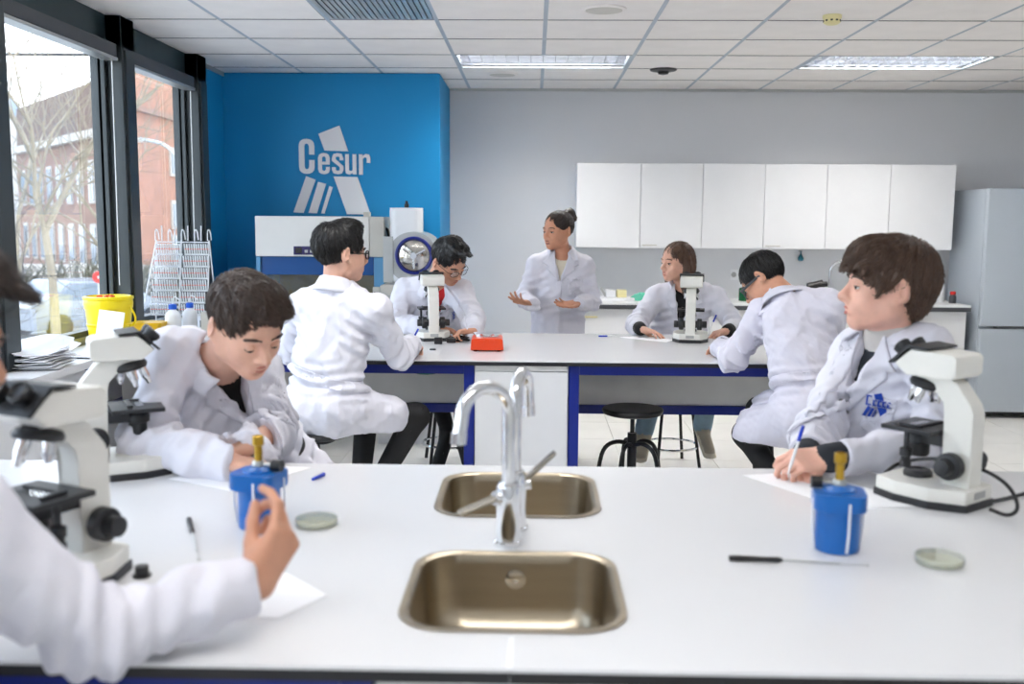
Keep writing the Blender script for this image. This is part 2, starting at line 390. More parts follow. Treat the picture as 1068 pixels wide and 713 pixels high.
# ---------------------------------------------------------------- wall logo (white letters and shapes on the blue wall)
lgo = thing('wall_logo', 'large white logo and lettering on the blue wall', 'logo', (-1.53, 7.722, 1.58))
LM = rotm(PI / 2)
def lshape(name, polys):
    m = MB()
    for p in polys: m.prism([(u * .0011488 - .3757, .7496 - v * .0011204) for u, v in p], .006, LM)
    m.build(name, 'logo_white', lgo, 0)
lshape('logo_block', [[(219, 128), (360, 72), (417, 245), (258, 240)]])
lshape('logo_block', [[(316, 415), (477, 418), (563, 673), (404, 671)]])
lshape('logo_bar', [[(132, 414), (195, 438), (110, 664), (42, 661)]])
lshape('logo_bar', [[(212, 452), (265, 466), (200, 666), (144, 664)]])
lshape('logo_bar', [[(287, 480), (310, 488), (251, 668), (229, 666)]])
lshape('letter_c', [[(190, 268), (154, 268), (154, 212), (149, 198), (138, 193), (127, 198), (123, 212), (123, 348), (127, 362), (138, 367), (149, 362), (154, 348), (154, 305), (190, 305), (190, 352), (186, 374), (174, 388), (157, 396), (138, 398), (119, 396), (102, 388), (90, 374), (86, 352), (86, 210), (90, 187), (102, 172), (119, 164), (138, 162), (157, 164), (174, 172), (186, 187), (190, 210)]])
lshape('letter_e', [[(240, 316), (266, 316), (266, 292), (262, 283), (253, 280), (244, 283), (240, 292), (240, 316), (240, 335), (240, 366), (244, 375), (253, 378), (262, 375), (266, 366), (266, 350), (292, 350), (292, 368), (286, 388), (272, 397), (253, 400), (234, 397), (220, 388), (214, 368), (214, 290), (220, 270), (234, 260), (253, 257), (272, 260), (286, 270), (292, 290), (292, 335), (240.5, 335), (240.5, 316.5)]])
lshape('letter_s', [[(306, 290), (318, 262), (345, 257), (372, 262), (384, 290), (384, 306), (358, 306), (358, 284), (345, 280), (332, 284), (332, 298), (384, 345), (384, 372), (372, 394), (345, 400), (318, 394), (306, 372), (306, 352), (332, 352), (332, 372), (345, 377), (358, 372), (358, 352), (306, 308)]])
lshape('letter_u', [[(396, 264), (421, 264), (421, 372), (433, 378), (445, 372), (445, 264), (471, 264), (471, 400), (446, 400), (446, 390), (424, 402), (402, 396), (396, 378)]])
lshape('letter_r', [[(487, 264), (512, 264), (512, 276), (532, 262), (556, 266), (564, 286), (564, 322), (540, 322), (540, 288), (526, 284), (514, 296), (514, 402), (487, 402)]])
# ================================================================ OUTSIDE
GZ = -1.5
gr = MB().bx(-70, -2.75, -20, 90, GZ - .3, GZ).build('street_ground', 'asphalt'); tag(gr, 'grey street and pavement outside the windows', 'street'); gr['kind'] = 'structure'
def facade(root, p0, p1, ztop, zbot, mats, rows, ncol, wmat='stone', depth=6, inset=.25):
    p0 = Vector((p0[0], p0[1], 0)); p1 = Vector((p1[0], p1[1], 0)); d = p1 - p0; L = d.length; ang = math.atan2(d.y, d.x)
    X = Matrix.Translation((p0.x, p0.y, 0)) @ Matrix.Rotation(ang, 4, 'Z')
    rl = root.location
    def fin(m, name, mt, par=root):
        bmesh.ops.transform(m.bm, matrix=Matrix.Translation(-rl) @ X, verts=m.bm.verts); return m.build(name, mt, par, 0)
    return L, fin
b1 = thing('brick_building', 'long brown brick building with slate roof behind the bare tree', 'building', (-22, 48, GZ))
L, fin = facade(b1, (-28.6, 55.2), (-17.4, 41.6), 0, 0, None, 0, 0)
fin(MB().bx(0, L, 0, 1.5, GZ, 5.0), 'wall', 'brick2')
fin(MB().prism([(0, 5.35), (L, 5.35), (L - .3, 7.45), (.3, 7.45)], 1.4, Matrix.Translation((0, 1.45, 0)) @ rotm(PI / 2)), 'roof', 'roof_slate')
fin(MB().bx(-.2, L, -.35, 1.5, 5.0, 5.35), 'cornice', 'stone')
for r, z in enumerate((-.6, 2.2)):
    for k in range(9):
        x = 1.0 + k * (L - 2) / 8.6
        wd = fin(MB().bx(x, x + .95, -.06, .1, z, z + 1.9), 'window', 'stone')
        fin(MB().bx(x + .12, x + .44, -.09, .05, z + .12, z + 1.75), 'pane', 'win_dark', wd); fin(MB().bx(x + .52, x + .83, -.09, .05, z + .12, z + 1.75), 'pane', 'win_dark', wd)
b2 = thing('orange_brick_building', 'orange brick corner building with white windows seen in far window', 'building', (-16, 50, GZ))
L, fin = facade(b2, (-15.9, 40.0), (-15.9, 66), 0, 0, None, 0, 0)
fin(MB().bx(0, L, 0, 1.2, GZ, 5.9), 'wall', 'brick')
fin(MB().prism([(0, 5.95), (L, 5.95), (L, 7.4), (0, 7.5)], 1.1, Matrix.Translation((0, 1.15, 0)) @ rotm(PI / 2)), 'attic', 'brick')
fin(MB().bx(-.1, L, -.22, 1.2, 5.8, 6.0), 'cornice', 'brick2')
for z in (-.4, 1.1, 3.4):
    for x in (3.6, 7.4, 11.2, 15, 19):
        wd = fin(MB().bx(x, x + 1.5, -.08, .1, z, z + 1.25), 'window', 'stone')
        fin(MB().bx(x + .14, x + .7, -.11, .05, z + .12, z + 1.1), 'pane', 'win_dark', wd); fin(MB().bx(x + .8, x + 1.36, -.11, .05, z + .12, z + 1.1), 'pane', 'win_dark', wd)
b3 = thing('tower_building', 'pale blue-grey pointed tower at the left edge of the window', 'building', (-33.5, 60, GZ))
MB().bx(-2, 2, -2, 2, 0, 9).build('wall', 'stone', b3, 0)
rf = MB().lathe([(2.9, 9), (2.9, 9.3), (0, 13.5)], n=4, rot=rotm(0, 0, PI / 4)).build('roof', 'win_dark', b3, 0)
MB().cyl((0, 0, 13.2), (0, 0, 15.2), .09, n=6).build('spire', 'stone', rf)
def tree(name, label, loc, seed, h, r0, mt, depth=6, spread=.62, lean=(0, 0)):
    rnd = random.Random(seed); t = thing(name, label, 'tree', loc, 0, 'street trees')
    tr = MB(); br = MB()
    def grow(p, d, L, r, lv):
        n = 3; pts = [p]; q = p.copy(); dd = d.copy()
        for i in range(n):
            dd = (dd + Vector((rnd.uniform(-.16, .16), rnd.uniform(-.16, .16), rnd.uniform(-.05, .12)))).normalized(); q = q + dd * (L / n); pts.append(q.copy())
        (tr if lv < 1 else br).tube(pts, [r, r * .9, r * .8, r * .7], 7 if lv < 2 else (5 if lv < 4 else 3))
        if lv >= depth: return
        k = 3 if lv < 4 else 2
        for i in range(k):
            ax = dd.orthogonal().normalized(); ax.rotate(Matrix.Rotation(rnd.uniform(0, 2 * PI), 3, dd)); e = dd.copy(); e.rotate(Matrix.Rotation(rnd.uniform(.25, spread + .25), 3, ax))
            e = (e + Vector((0, 0, .12))).normalized()
            s_ = pts[-1] if i < 2 else pts[-2]
            grow(s_, e, L * rnd.uniform(.62, .86), r * rnd.uniform(.5, .68), lv + 1)
    grow(Vector((0, 0, 0)), Vector((lean[0], lean[1], 1)).normalized(), h * .34, r0, 0)
    tr.build('trunk', mt, t); br.build('branches', mt, t)
tree('bare_tree', 'tall bare pale-barked tree in front of the brick building', (-9.0, 18.5, GZ), 11, 8.2, .10, 'bark', 7)
tree('bare_tree', 'smaller bare tree nearer the window post, pale branches', (-8.6, 20.5, GZ), 23, 6.6, .07, 'bark', 7)
tree('bare_tree', 'bare tree at the left side of the first window', (-11.8, 22, GZ), 5, 7.4, .08, 'bark', 7)
tree('bare_tree', 'low dark bare tree with spreading tangled branches', (-7.4, 14.6, GZ), 31, 4.2, .06, 'bark_dark', 7, .95)
hg = MB(); rnd = random.Random(4)
for k in range(60):
    x, y = -13 + rnd.uniform(-5, 4), 31.2 + rnd.uniform(-.7, .5)
    for j in range(7): hg.tube([(x, y, GZ), (x + rnd.uniform(-.3, .3), y + rnd.uniform(-.3, .3), GZ + .7), (x + rnd.uniform(-.8, .8), y + rnd.uniform(-.8, .8), GZ + rnd.uniform(1.2, 1.9))], [.03, .03, .012], 3)
o = tag(hg.build('bare_hedge', 'hedge', None, 0), 'tangled bare brown hedge along the street', 'hedge'); o['kind'] = 'stuff'
wl = MB().bx(-24, -9, 33, 33.3, GZ, GZ + 1.5).build('street_wall', 'stone'); tag(wl, 'low pale wall at the far side of the street', 'wall')
def carbody(loc, rz, label, m):
    t = thing('parked_car', label, 'car', loc, rz)
    MB().prism([(-2.1, .25), (2.1, .25), (2.15, .75), (1.25, .9), (.65, 1.42), (-1.0, 1.45), (-1.7, .95), (-2.15, .85)], 1.7, Matrix.Translation((0, .85, 0)) @ rotm(PI / 2), .06).build('body', m, t)
    MB().prism([(1.15, .93), (.62, 1.36), (-.95, 1.38), (-1.55, .97)], 1.72, Matrix.Translation((0, .86, 0)) @ rotm(PI / 2)).build('windows', 'win_dark', t)
    for x in (-1.35, 1.35):
        for y in (-.82, .82): MB().cyl((x, y - .1, .32), (x, y + .1, .32), .32, n=16).build('wheel', 'black_rubber', t)
carbody((-11.9, 26.3, GZ), 1.0, 'silver grey car parked outside behind the yellow bucket', 'car_grey')
carbody((-15.6, 27.5, GZ), .6, 'dark car parked outside left of the silver car', 'dark_grey')
sg = thing('road_sign', 'red round no-entry road sign on a post outside', 'sign', (-10.35, 23.5, GZ))
MB().cyl((0, 0, 0), (0, 0, 1.75), .03, n=8).build('post', 'alu_light', sg)
q = MB().cyl((0, 0, 1.65), (.02, -.03, 1.65), .14, n=24).build('disc', 'red', sg)
MB().box((.012, -.042, 1.65), (.19, .01, .05)).build('bar', 'logo_white', q)
sl = thing('street_lamp', 'pale street lamp with curved arm outside the far window', 'street lamp', (-9.3, 26.5, GZ))
MB().tube([(0, 0, 0), (0, 0, 3.6), (-.05, 0, 4.5), (-.4, 0, 5.0), (-1.1, 0, 5.12)], .05, 8, 2).build('pole', 'alu_light', sl)
MB().box((-1.45, 0, 5.1), (.8, .26, .12), .04).build('lamp_head', 'alu_light', sl)
cb = thing('street_cable', 'dark horizontal cable with a joint crossing the sky outside', 'cable', (-12, 20, 4.75))
MB().cyl((-12, 0, 0), (12, .4, .05), .035, n=6).build('wire', 'black', cb)
MB().cyl((3.25, .25, .03), (3.6, .26, .03), .06, n=8).build('joint', 'black', cb)
# ================================================================ FURNITURE
R_ = math.radians
ZT = .87
def rrect(cx, cy, hx, hy, r, n=6):
    out = []
    for sx, sy, a0 in ((1, 1, 0), (-1, 1, 90), (-1, -1, 180), (1, -1, 270)):
        for k in range(n + 1):
            a = math.radians(a0 + 90 * k / n); out.append((cx + sx * (hx - r) + r * math.cos(a), cy + sy * (hy - r) + r * math.sin(a)))
    return out
SINKS = [(-.03, 1.735), (-.032, 2.365)]; SHX, SHY, SR = .183, .186, .075
def bench(label, loc, x0, x1, y0, y1, legs, cab, sinks=None):
    t = thing('lab_bench', label, 'lab bench', loc); ox, oy = loc[0], loc[1]
    def top(z0, z1, name, m):
        if not sinks: MB().bx(x0 - ox, x1 - ox, y0 - oy, y1 - oy, z0, z1, .0015).build(name, m, t); return
        for sd in (-1, 1):                    # two slabs meeting at a joint that runs through the sink cut-outs
            xs = -.03; poly = [(x0, y0), (xs - .0004, y0)] if sd < 0 else [(x1, y1), (xs + .0004, y1)]
            seq = sinks if sd < 0 else sinks[::-1]
            for cx, cy in seq:
                pr = rrect(cx, cy, SHX, SHY, SR); xe = xs + sd * .0004
                if sd < 0: half = sorted([p for p in pr if p[0] < xe], key=lambda p: -(math.atan2(p[1] - cy, p[0] - cx) % (2 * PI)))
                else: half = sorted([p for p in pr if p[0] > xe], key=lambda p: -math.atan2(p[1] - cy, p[0] - cx))
                ya, yb = (cy - SHY, cy + SHY) if sd < 0 else (cy + SHY, cy - SHY)
                poly += [(xe, ya)] + half + [(xe, yb)]
            poly += [(xs - .0004, y1), (x0, y1)] if sd < 0 else [(xs + .0004, y0), (x1, y0)]
            MB().prism([(a - ox, b - oy) for a, b in poly], z1 - z0, Matrix.Translation((0, 0, z0))).build(name, m, t, 20)
    top(.864, ZT, 'worktop', 'bench_top'); top(.846, .8638, 'worktop_core', 'core_black')
    f = .05
    for yy, nm in ((y0 + .03, 'front_rail'), (y1 - .03 - f, 'back_rail')):
        ls = sorted(legs)
        for a, b in zip(ls, ls[1:]):
            if cab and abs((a + b) / 2 - (cab[0] + cab[1]) / 2) < .1: continue
            MB().bx(a + f - ox, b - ox, yy - oy, yy + f - oy, .8, .8455, .003).build(nm, 'frame_blue', t)
        for a in ls: MB().bx(a - ox, a + f - ox, yy - oy, yy + f - oy, 0, .8455, .003).build('leg', 'frame_blue', t)
    ls = sorted(legs)
    for a, b in zip(ls, ls[1:]):
        if cab and abs((a + b) / 2 - (cab[0] + cab[1]) / 2) < .1: continue
        ym = (y0 + y1) / 2 + .05; MB().bx(a + f - ox, b - ox, ym - .025 - oy, ym + .025 - oy, .497, .545, .003).build('lower_rail', 'frame_blue', t)
        MB().bx(a + f - ox, b - ox, ym - .009 - oy, ym + .009 - oy, .546, .845).build('modesty_panel', 'panel_grey', t)
    for a in ls: MB().bx(a - ox + .005, a + f - ox - .005, y0 + .08 - oy, y1 - .08 - oy, .497, .545, .003).build('cross_rail', 'frame_blue', t)
    for a in (ls[0], ls[-1]): MB().bx(a - ox + .005, a + f - ox - .005, y0 + .08 - oy, y1 - .08 - oy, .8, .845, .003).build('side_rail', 'frame_blue', t)
    if cab:
        c = MB().bx(cab[0] - ox, cab[1] - ox, y0 + .035 - oy, y1 - .035 - oy, .0, .8455 if not sinks else .69, .002).build('centre_cabinet', 'wall_white', t)
        MB().bx(cab[0] + .005 - ox, cab[1] - .005 - ox, y0 + .018 - oy, y0 + .0345 - oy, .09, .815, .003).build('cabinet_front', 'wall_white', c)
        MB().bx(cab[0] + .005 - ox, cab[1] - .005 - ox, y0 + .022 - oy, y0 + .0345 - oy, .818, .8455, .001).build('cabinet_rail', 'panel_grey', c)
    return t
bb = bench('long white lab bench with blue frame at the back, orange balance on it', (0, 5.3, 0), -2.36, 2.06, 4.70, 5.90, [-2.30, -.33, .175, 1.99], (-.278, .173))
fb = bench('white lab bench in the foreground with two steel sinks', (0, 2.03, 0), -1.8, 2.06, 1.41, 2.65, [-1.75, -.29, .185, 1.99], (-.238, .183), SINKS)
# hoses under the back bench
tag(MB().tube([(-.75, 5.1, .84), (-.7, 5.08, .78), (-.56, 5.06, .742), (-.42, 5.06, .775), (-.36, 5.08, .84)], .007, 8, 2).build('green_hose', 'green'), 'thin green hose hanging under the back bench', 'hose')
tag(MB().tube([(.75, 5.6, .84), (.9, 5.6, .72), (1.15, 5.62, .60), (1.5, 5.64, .55), (1.9, 5.66, .56)], .005, 8, 2).build('grey_cable', 'grey_plastic'), 'thin grey cable sagging under the right half of the back bench', 'cable')
tag(MB().lathe([(.0, -.05), (.05, -.05), (.06, -.03), (.06, 0)], (.52, 5.5, .845), 20).build('cable_box', 'grey_plastic'), 'small grey round box under the back bench top', 'box')
MB().bx(-.034, -.026, 1.4105 - 2.03, 1.525 - 2.03, .8702, .8708).build('joint_seal', 'plastic_white', fb)
def sink(cx, cy, label):
    t = thing('steel_sink', label, 'sink', (cx, cy, ZT), 0, 'bench sinks')
    prof = [(SHX + .012, SHY + .012, SR + .012, .0015), (SHX + .011, SHY + .011, SR + .011, .0045), (SHX + .002, SHY + .002, SR, .0048), (SHX - .006, SHY - .006, SR - .004, .001), (SHX - .008, SHY - .008, SR - .006, -.02), (SHX - .014, SHY - .014, SR - .008, -.10), (SHX - .03, SHY - .03, SR - .01, -.135), (SHX - .06, SHY - .06, SR - .03, -.15), (.05, .05, .045, -.156), (.035, .035, .034, -.158)]
    m = MB(); rings = []
    for hx, hy, r, z in prof: rings.append([m.bm.verts.new((x, y, z)) for x, y in rrect(0, 0, hx, hy, r)])
    for a, b in zip(rings, rings[1:]):
        for i in range(len(a)):
            j = (i + 1) % len(a); m.bm.faces.new((a[i], a[j], b[j], b[i]))
    m.bm.faces.new(rings[-1]); q = m.build('basin', 'sink_steel', t, 60)
    md = q.modifiers.new('t', 'SOLIDIFY'); md.thickness = .0012; md.offset = -1
    d = MB().lathe([(.0, -.156), (.012, -.156), (.02, -.1545), (.034, -.1545), (.037, -.157)][::-1], n=24).build('drain', 'chrome', t)
    o = MB().lathe([(.02, 0), (.02, .004), (.014, .006), (0, .006)], (0, SHY - .014, -.045), 20, rotm(PI / 2 + .1)).build('overflow', 'chrome', t)
    return t
sink(*SINKS[0], 'steel sink nearest the camera in the foreground bench')
sink(*SINKS[1], 'steel sink farther from the camera, behind the taps')
def faucet(loc, rz, label, lev, up_):
    t = thing('tap', label, 'tap', loc, rz, 'gooseneck taps')
    MB().lathe([(.0, 0), (.03, 0), (.03, .006), (.026, .01), (.0255, .075), (.0255, .12), (.02, .13), (0, .132)], n=24).build('body', 'chrome', t)
    pts = [(0, 0, .12), (0, 0, .24)]
    for k in range(13):
        a = PI * k / 12; pts.append((0, -.058 + .058 * math.cos(a), .27 + .062 * math.sin(a)))
    pts += [(0, -.121, .245)]
    s = MB().tube(pts, .014, 14).build('spout', 'chrome', t)
    MB().cyl((0, -.121, .248), (0, -.123, .226), .016, n=16).build('aerator', 'chrome', s)
    q = Matrix.Rotation(lev - rz, 4, 'Z')
    l = MB().prism([(-.012, 0), (.012, 0), (.013, .085), (.009, .095), (-.009, .095), (-.013, .085)], .008, q @ Matrix.Translation((.02, 0, .10)) @ rotm(0, -up_, 0) @ rotm(0, 0, -PI / 2), .002).build('lever', 'steel', t)
    c_ = MB().cyl((.0, 0, .097), (.034, 0, .101), .0145, n=16); bmesh.ops.transform(c_.bm, matrix=q, verts=c_.bm.verts); c_.build('cartridge', 'chrome', t)
    return t
faucet((-.047, 1.985, ZT + .001), math.radians(-52), 'chrome gooseneck tap arching over the near sink', R_(212), -.25)
faucet((-.036, 2.09, ZT + .001), math.radians(167), 'chrome gooseneck tap behind, spout turned over the far sink', R_(5), .75)
# ---------------------------------------------------------------- stools
def post_stool(loc, rz, label, h=.595):
    t = thing('stool', label, 'stool', loc, rz, 'black round stools')
    s = MB().lathe([(0, h - .035), (.13, h - .035), (.15, h - .028), (.156, h - .012), (.15, h - .002), (.13, h), (.06, h - .006), (0, h - .008)], n=36).build('seat', 'black', t)
    MB().cyl((0, 0, h - .13), (0, 0, h - .034), .011, n=12).build('screw', 'black_metal', t)
    MB().cyl((0, 0, .2), (0, 0, h - .13), .024, n=16).build('post', 'black_metal', t)
    for k in range(5):
        a = 2 * PI * k / 5; c, s_ = math.cos(a), math.sin(a)
        l = MB().tube([(.02 * c, .02 * s_, h - .19), (.07 * c, .07 * s_, h - .175), (.135 * c, .135 * s_, h - .2), (.165 * c, .165 * s_, h - .28), (.2 * c, .2 * s_, .012)], .011, 8, 2).build('leg', 'black_metal', t)
        MB().lathe([(.014, 0), (.016, .012), (.012, .02)], (.2 * c, .2 * s_, 0), 10).build('foot_cap', 'black_rubber', l)
    return t
def ring_stool(loc, rz, label, h=.595):
    t = thing('tall_stool', label, 'stool', loc, rz, 'stools with straight legs')
    MB().lathe([(0, h - .03), (.15, h - .03), (.158, h - .012), (.15, h), (0, h)], n=32).build('seat', 'black', t)
    for k in range(4):
        a = PI / 4 + PI / 2 * k; c, s_ = math.cos(a), math.sin(a)
        MB().tube([(.11 * c, .11 * s_, h - .03), (.2 * c, .2 * s_, 0)], .0105, 8).build('leg', 'black_metal', t)
    MB().tube([(.178 * math.cos(2 * PI * k / 28), .178 * math.sin(2 * PI * k / 28), .13) for k in range(28)], .008, 8, closed=True).build('foot_ring', 'chrome', t)
    return t
post_stool((.512, 5.0, 0), .5, 'empty black round stool pushed under the back bench')
post_stool((-.97, 4.40, 0), .2, 'black stool under the person seen from behind with black glasses')
post_stool((1.23, 4.40, 0), .9, 'black stool under the person bent over the right of the back bench')
ring_stool((-.52, 6.22, 0), .2, 'straight-legged stool under the person in the red shirt')
ring_stool((.88, 6.22, 0), .25, 'straight-legged stool under the person in the black top')
post_stool((-.74, 3.02, 0), .4, 'black stool of the person writing at the left of the foreground bench')
post_stool((1.0, 3.08, 0), .1, 'black stool of the person with head turned, foreground right')
post_stool((-.93, .93, 0), .1, 'black stool at the near side of the foreground bench')
# ---------------------------------------------------------------- microscopes
def microscope():
    t = thing('microscope', '', 'microscope', group='bench microscopes')
    out = [(-.078, -.115), (.078, -.115), (.1, -.05), (.098, .04), (.06, .115), (-.06, .115), (-.098, .04), (-.1, -.05)]
    b = MB().prism([(x * .97, y * .97) for x, y in out], .034, Matrix.Translation((0, 0, .016)), .006).build('base', 'scope_white', t)
    MB().prism(out, .018, Matrix.Translation((0, 0, .0)), .003).build('base_plate', 'scope_black', b)
    MB().lathe([(.0, .048), (.034, .048), (.034, .06), (.028, .066), (.024, .066), (.02, .062), (0, .062)], (0, -.045, 0), 24).build('illuminator', 'scope_black', t)
    MB().box((.0, .108, .034), (.045, .012, .016), .001).build('rating_plate', 'grey_plastic', b)
    prof = [(.028, .045), (.1, .045), (.1, .225), (.092, .245), (.055, .292), (.04, .3), (-.045, .3), (-.05, .285), (-.04, .27), (.01, .268), (.03, .245), (.034, .22)]
    R = Matrix.Translation((-.0275, 0, 0)) @ Matrix(((0, 0, 1, 0), (1, 0, 0, 0), (0, 1, 0, 0), (0, 0, 0, 1)))
    a = MB().prism(prof, .055, R, .005).build('arm', 'scope_white', t)
    hp = [(-.055, .302), (.06, .302), (.07, .312), (.07, .352), (.06, .36), (-.045, .366), (-.088, .328)]
    R2 = Matrix.Translation((-.062, 0, 0)) @ Matrix(((0, 0, 1, 0), (1, 0, 0, 0), (0, 1, 0, 0), (0, 0, 0, 1)))
    h = MB().prism(hp, .124, R2, .007).build('head', 'scope_white', t)
    pp = [(-.094, .326), (-.048, .37), (.0, .366), (.0, .371), (-.05, .376), (-.1, .329)]
    MB().prism(pp, .134, Matrix.Translation((-.005, 0, 0)) @ R2, .001).build('eyepiece_plate', 'scope_black', h)
    for s_ in (-1, 1):
        e = MB().lathe([(.019, 0), (.019, .012), (.0175, .014), (.0175, .02), (.0205, .024), (.0215, .036), (.017, .04), (.013, .034), (0, .032)], (.031 * s_, -.062, .346), 20, rotm(.85)).build('eyepiece', 'scope_black', h)
    MB().lathe([(.0, -.004), (.042, -.004), (.045, .004), (.04, .014), (.02, .022), (0, .022)], (0, -.03, .276), 28, rotm(-.22)).build('nosepiece', 'scope_black', t)
    for k, L in enumerate((.05, .04, .032, .045)):
        an = -PI / 2 + k * PI / 2; M4 = Matrix.Translation((0, -.03, .276)) @ rotm(-.22) @ Matrix.Translation((.026 * math.cos(an), .026 * math.sin(an), -.003)) @ Matrix.Rotation(PI, 4, 'X') @ rotm(.22 * math.sin(an), .22 * math.cos(an), 0)
        ob = MB().lathe([(.0115, 0), (.0115, L * .55), (.008, L * .75), (.0065, L), (0, L)], (0, 0, 0), 14, None)
        bmesh.ops.transform(ob.bm, matrix=M4, verts=ob.bm.verts); ob.build('objective', 'chrome', t)
    st = MB().box((0, -.04, .172), (.15, .13, .011), .002).build('stage', 'scope_black', t)
    MB().box((.005, -.045, .1795), (.076, .026, .0012)).build('slide', 'thin_glass', st)
    MB().box((0, -.022, .181), (.1, .014, .006), .001).box((.05, -.045, .181), (.008, .05, .006), .001).build('slide_holder', 'scope_black', st)
    MB().box((0, .01, .15), (.05, .07, .03), .004).build('stage_bracket', 'scope_black', t)
    MB().lathe([(0, .1), (.02, .1), (.024, .106), (.024, .13), (.03, .134), (.03, .15), (.02, .166), (0, .166)], (0, -.045, 0), 20).build('condenser', 'scope_black', t)
    k_ = MB().cyl((.058, -.045, .098), (.058, -.045, .168), .0065, n=10).build('stage_drive', 'scope_black', t)
    MB().lathe([(0, .08), (.013, .08), (.014, .095), (.011, .098), (.011, .106), (.0145, .108), (.0145, .125), (0, .126)], (.058, -.045, 0), 14).build('stage_knob', 'scope_black', k_)
    for s_ in (-1, 1):
        kn = MB().lathe([(.0, .026), (.02, .026), (.02, .036), (.031, .038), (.032, .041), (.032, .060), (.029, .063), (.02, .064), (.019, .066), (.019, .088), (.016, .09), (0, .09)], (0, .062, .1), 24, rotm(0, s_ * PI / 2)).build('focus_knob', 'scope_black', t)
    return t
def place(o, loc, rz, label):
    o.location = loc; o.rotation_euler = (0, 0, rz); o['label'] = label; return o
m0 = microscope()
R_ = math.radians
place(copy_tree(m0), (-.565, 5.55, ZT), R_(192), 'microscope in front of the person in the red shirt, back bench')
place(copy_tree(m0), (.885, 5.58, ZT), R_(170), 'microscope in front of the person in the black top, back bench')
place(copy_tree(m0), (.975, 2.37, ZT), R_(218), 'microscope at the right end of the foreground bench, black cable coiled round it')
place(copy_tree(m0), (-1.075, 2.53, ZT), R_(118), 'microscope on the foreground bench beside the person writing at left')
place(m0, (-.86, 1.735, ZT), R_(-25), 'blurred microscope nearest the camera at the left edge')
# cables and small electrics
tag(MB().tube([(.865, 2.44, .878), (.88, 2.47, .90), (.95, 2.52, .93), (1.03, 2.40, .965), (1.09, 2.26, .95), (1.10, 2.2, .90), (1.07, 2.19, .88), (1.04, 2.22, .89)], .0045, 8, 3).build('power_cable', 'black'), 'black cable looped over the base of the right foreground microscope', 'cable')
tag(MB().tube([(1.085, 2.33, .8755), (1.14, 2.36, .875), (1.25, 2.44, .8755), (1.42, 2.5, .8755), (1.6, 2.49, .8755)], .0045, 8, 2).build('power_cable', 'black'), 'black cable running off the foreground bench to the right', 'cable')
pl = thing('power_adapter', 'black plug adapter with bundled cable beside the orange balance', 'power adapter', (-.425, 5.42, ZT))
MB().box((-.085, -.09, .018), (.042, .03, .036), .004).box((-.02, -.02, .012), (.05, .035, .024), .003).build('plug', 'black', pl)
rr_ = random.Random(3); pts = []
for k in range(70):
    a = k * .62; r = .045 + .012 * math.sin(k * 1.7); pts.append((.03 + r * math.cos(a), .02 + r * .8 * math.sin(a), .008 + .02 * (.5 + .5 * math.sin(k * .9))))
MB().tube([(-.075, -.08, .02), (-.05, -.03, .01)] + pts + [(.11, .05, .006)], .004, 6, 1).build('bundled_cable', 'black', pl)
tag(MB().lathe([(0, 0), (.016, 0), (.016, .006), (.012, .008), (0, .008)], (-.515, 5.08, ZT), 16).build('dust_cap', 'dark_grey'), 'small dark disc cap near the front edge of the back bench', 'cap')
tag(MB().tube([(-1.75, 5.62, .876), (-1.6, 5.72, .876), (-1.45, 5.58, .876), (-1.3, 5.66, .876)], .005, 8, 2).build('bench_cable', 'black'), 'black cable lying on the left of the back bench', 'cable')
tag(MB().tube([(-1.62, 5.3, .876), (-1.48, 5.36, .876), (-1.35, 5.3, .876), (-1.2, 5.34, .876)], .005, 8, 2).build('bench_cable', 'black'), 'black cable on the back bench nearest its front edge at left', 'cable')
bal = thing('balance', 'orange electronic balance with round steel pan on the back bench', 'balance', (-.235, 5.1, ZT), R_(2))
MB().prism([(-.085, .0), (.085, .0), (.08, .055), (.07, .062), (-.07, .062), (-.08, .055)], .19, Matrix.Translation((0, .12, .006)) @ rotm(PI / 2), .008).build('body', 'orange', bal)
MB().lathe([(0, .062), (.06, .062), (.06, .072), (.072, .074), (.073, .08), (0, .082)], (0, .03, .006), 32).build('pan', 'chrome', bal)
for x in (-.025, .025): MB().prism([(-.014, .012), (.014, .012), (.007, -.012), (-.007, -.012)], .004, Matrix.Translation((x, -.0705, .048)) @ rotm(PI / 2), .001).build('key', 'orange', bal)
for x in (-.06, .06):
    for y in (-.045, .095): MB().cyl((x, y, 0), (x, y, .008), .01, n=10).build('foot', 'black_rubber', bal)
# ---------------------------------------------------------------- small things on the benches
def burner(loc, rz, label):
    t = thing('gas_burner', label, 'gas burner', loc, rz, 'blue gas burners')
    MB().lathe([(0, 0), (.042, 0), (.045, .004), (.045, .098), (.04, .104), (0, .104)], n=28).build('canister', 'blue_plastic', t)
    c = MB().prism(rrect(0, 0, .051, .051, .022), .035, Matrix.Translation((0, 0, .088)), .005).build('collar', 'blue_plastic', t)
    MB().lathe([(.036, .118), (.034, .128), (.022, .134), (0, .134)][::-1], n=24).build('collar_cap', 'blue_plastic', t)
    for a in (0, 1, 2, 3):
        an = a * PI / 2 + .3
        MB().tube([(.0535 * math.cos(an), .0535 * math.sin(an), .108), (.0535 * math.cos(an), .0535 * math.sin(an), .05), (.048 * math.cos(an), .048 * math.sin(an), .006)], .0028, 6).build('clip', 'clip_white', t)
    MB().lathe([(0, .13), (.013, .13), (.015, .138), (.012, .146), (0, .146)], n=16).build('valve', 'alu_light', t)
    MB().lathe([(0, .142), (.0085, .142), (.0085, .178), (.0125, .181), (.0125, .2), (.0095, .201), (.0095, .192), (0, .192)], n=18).build('burner_tube', 'brass', t)
    k = MB().cyl((0, 0, .138), (-.042, .0, .138), .0045, n=8).build('valve_stem', 'alu_light', t)
    MB().cyl((-.034, 0, .138), (-.056, 0, .138), .0125, n=14).build('knob', 'black', k)
    return t
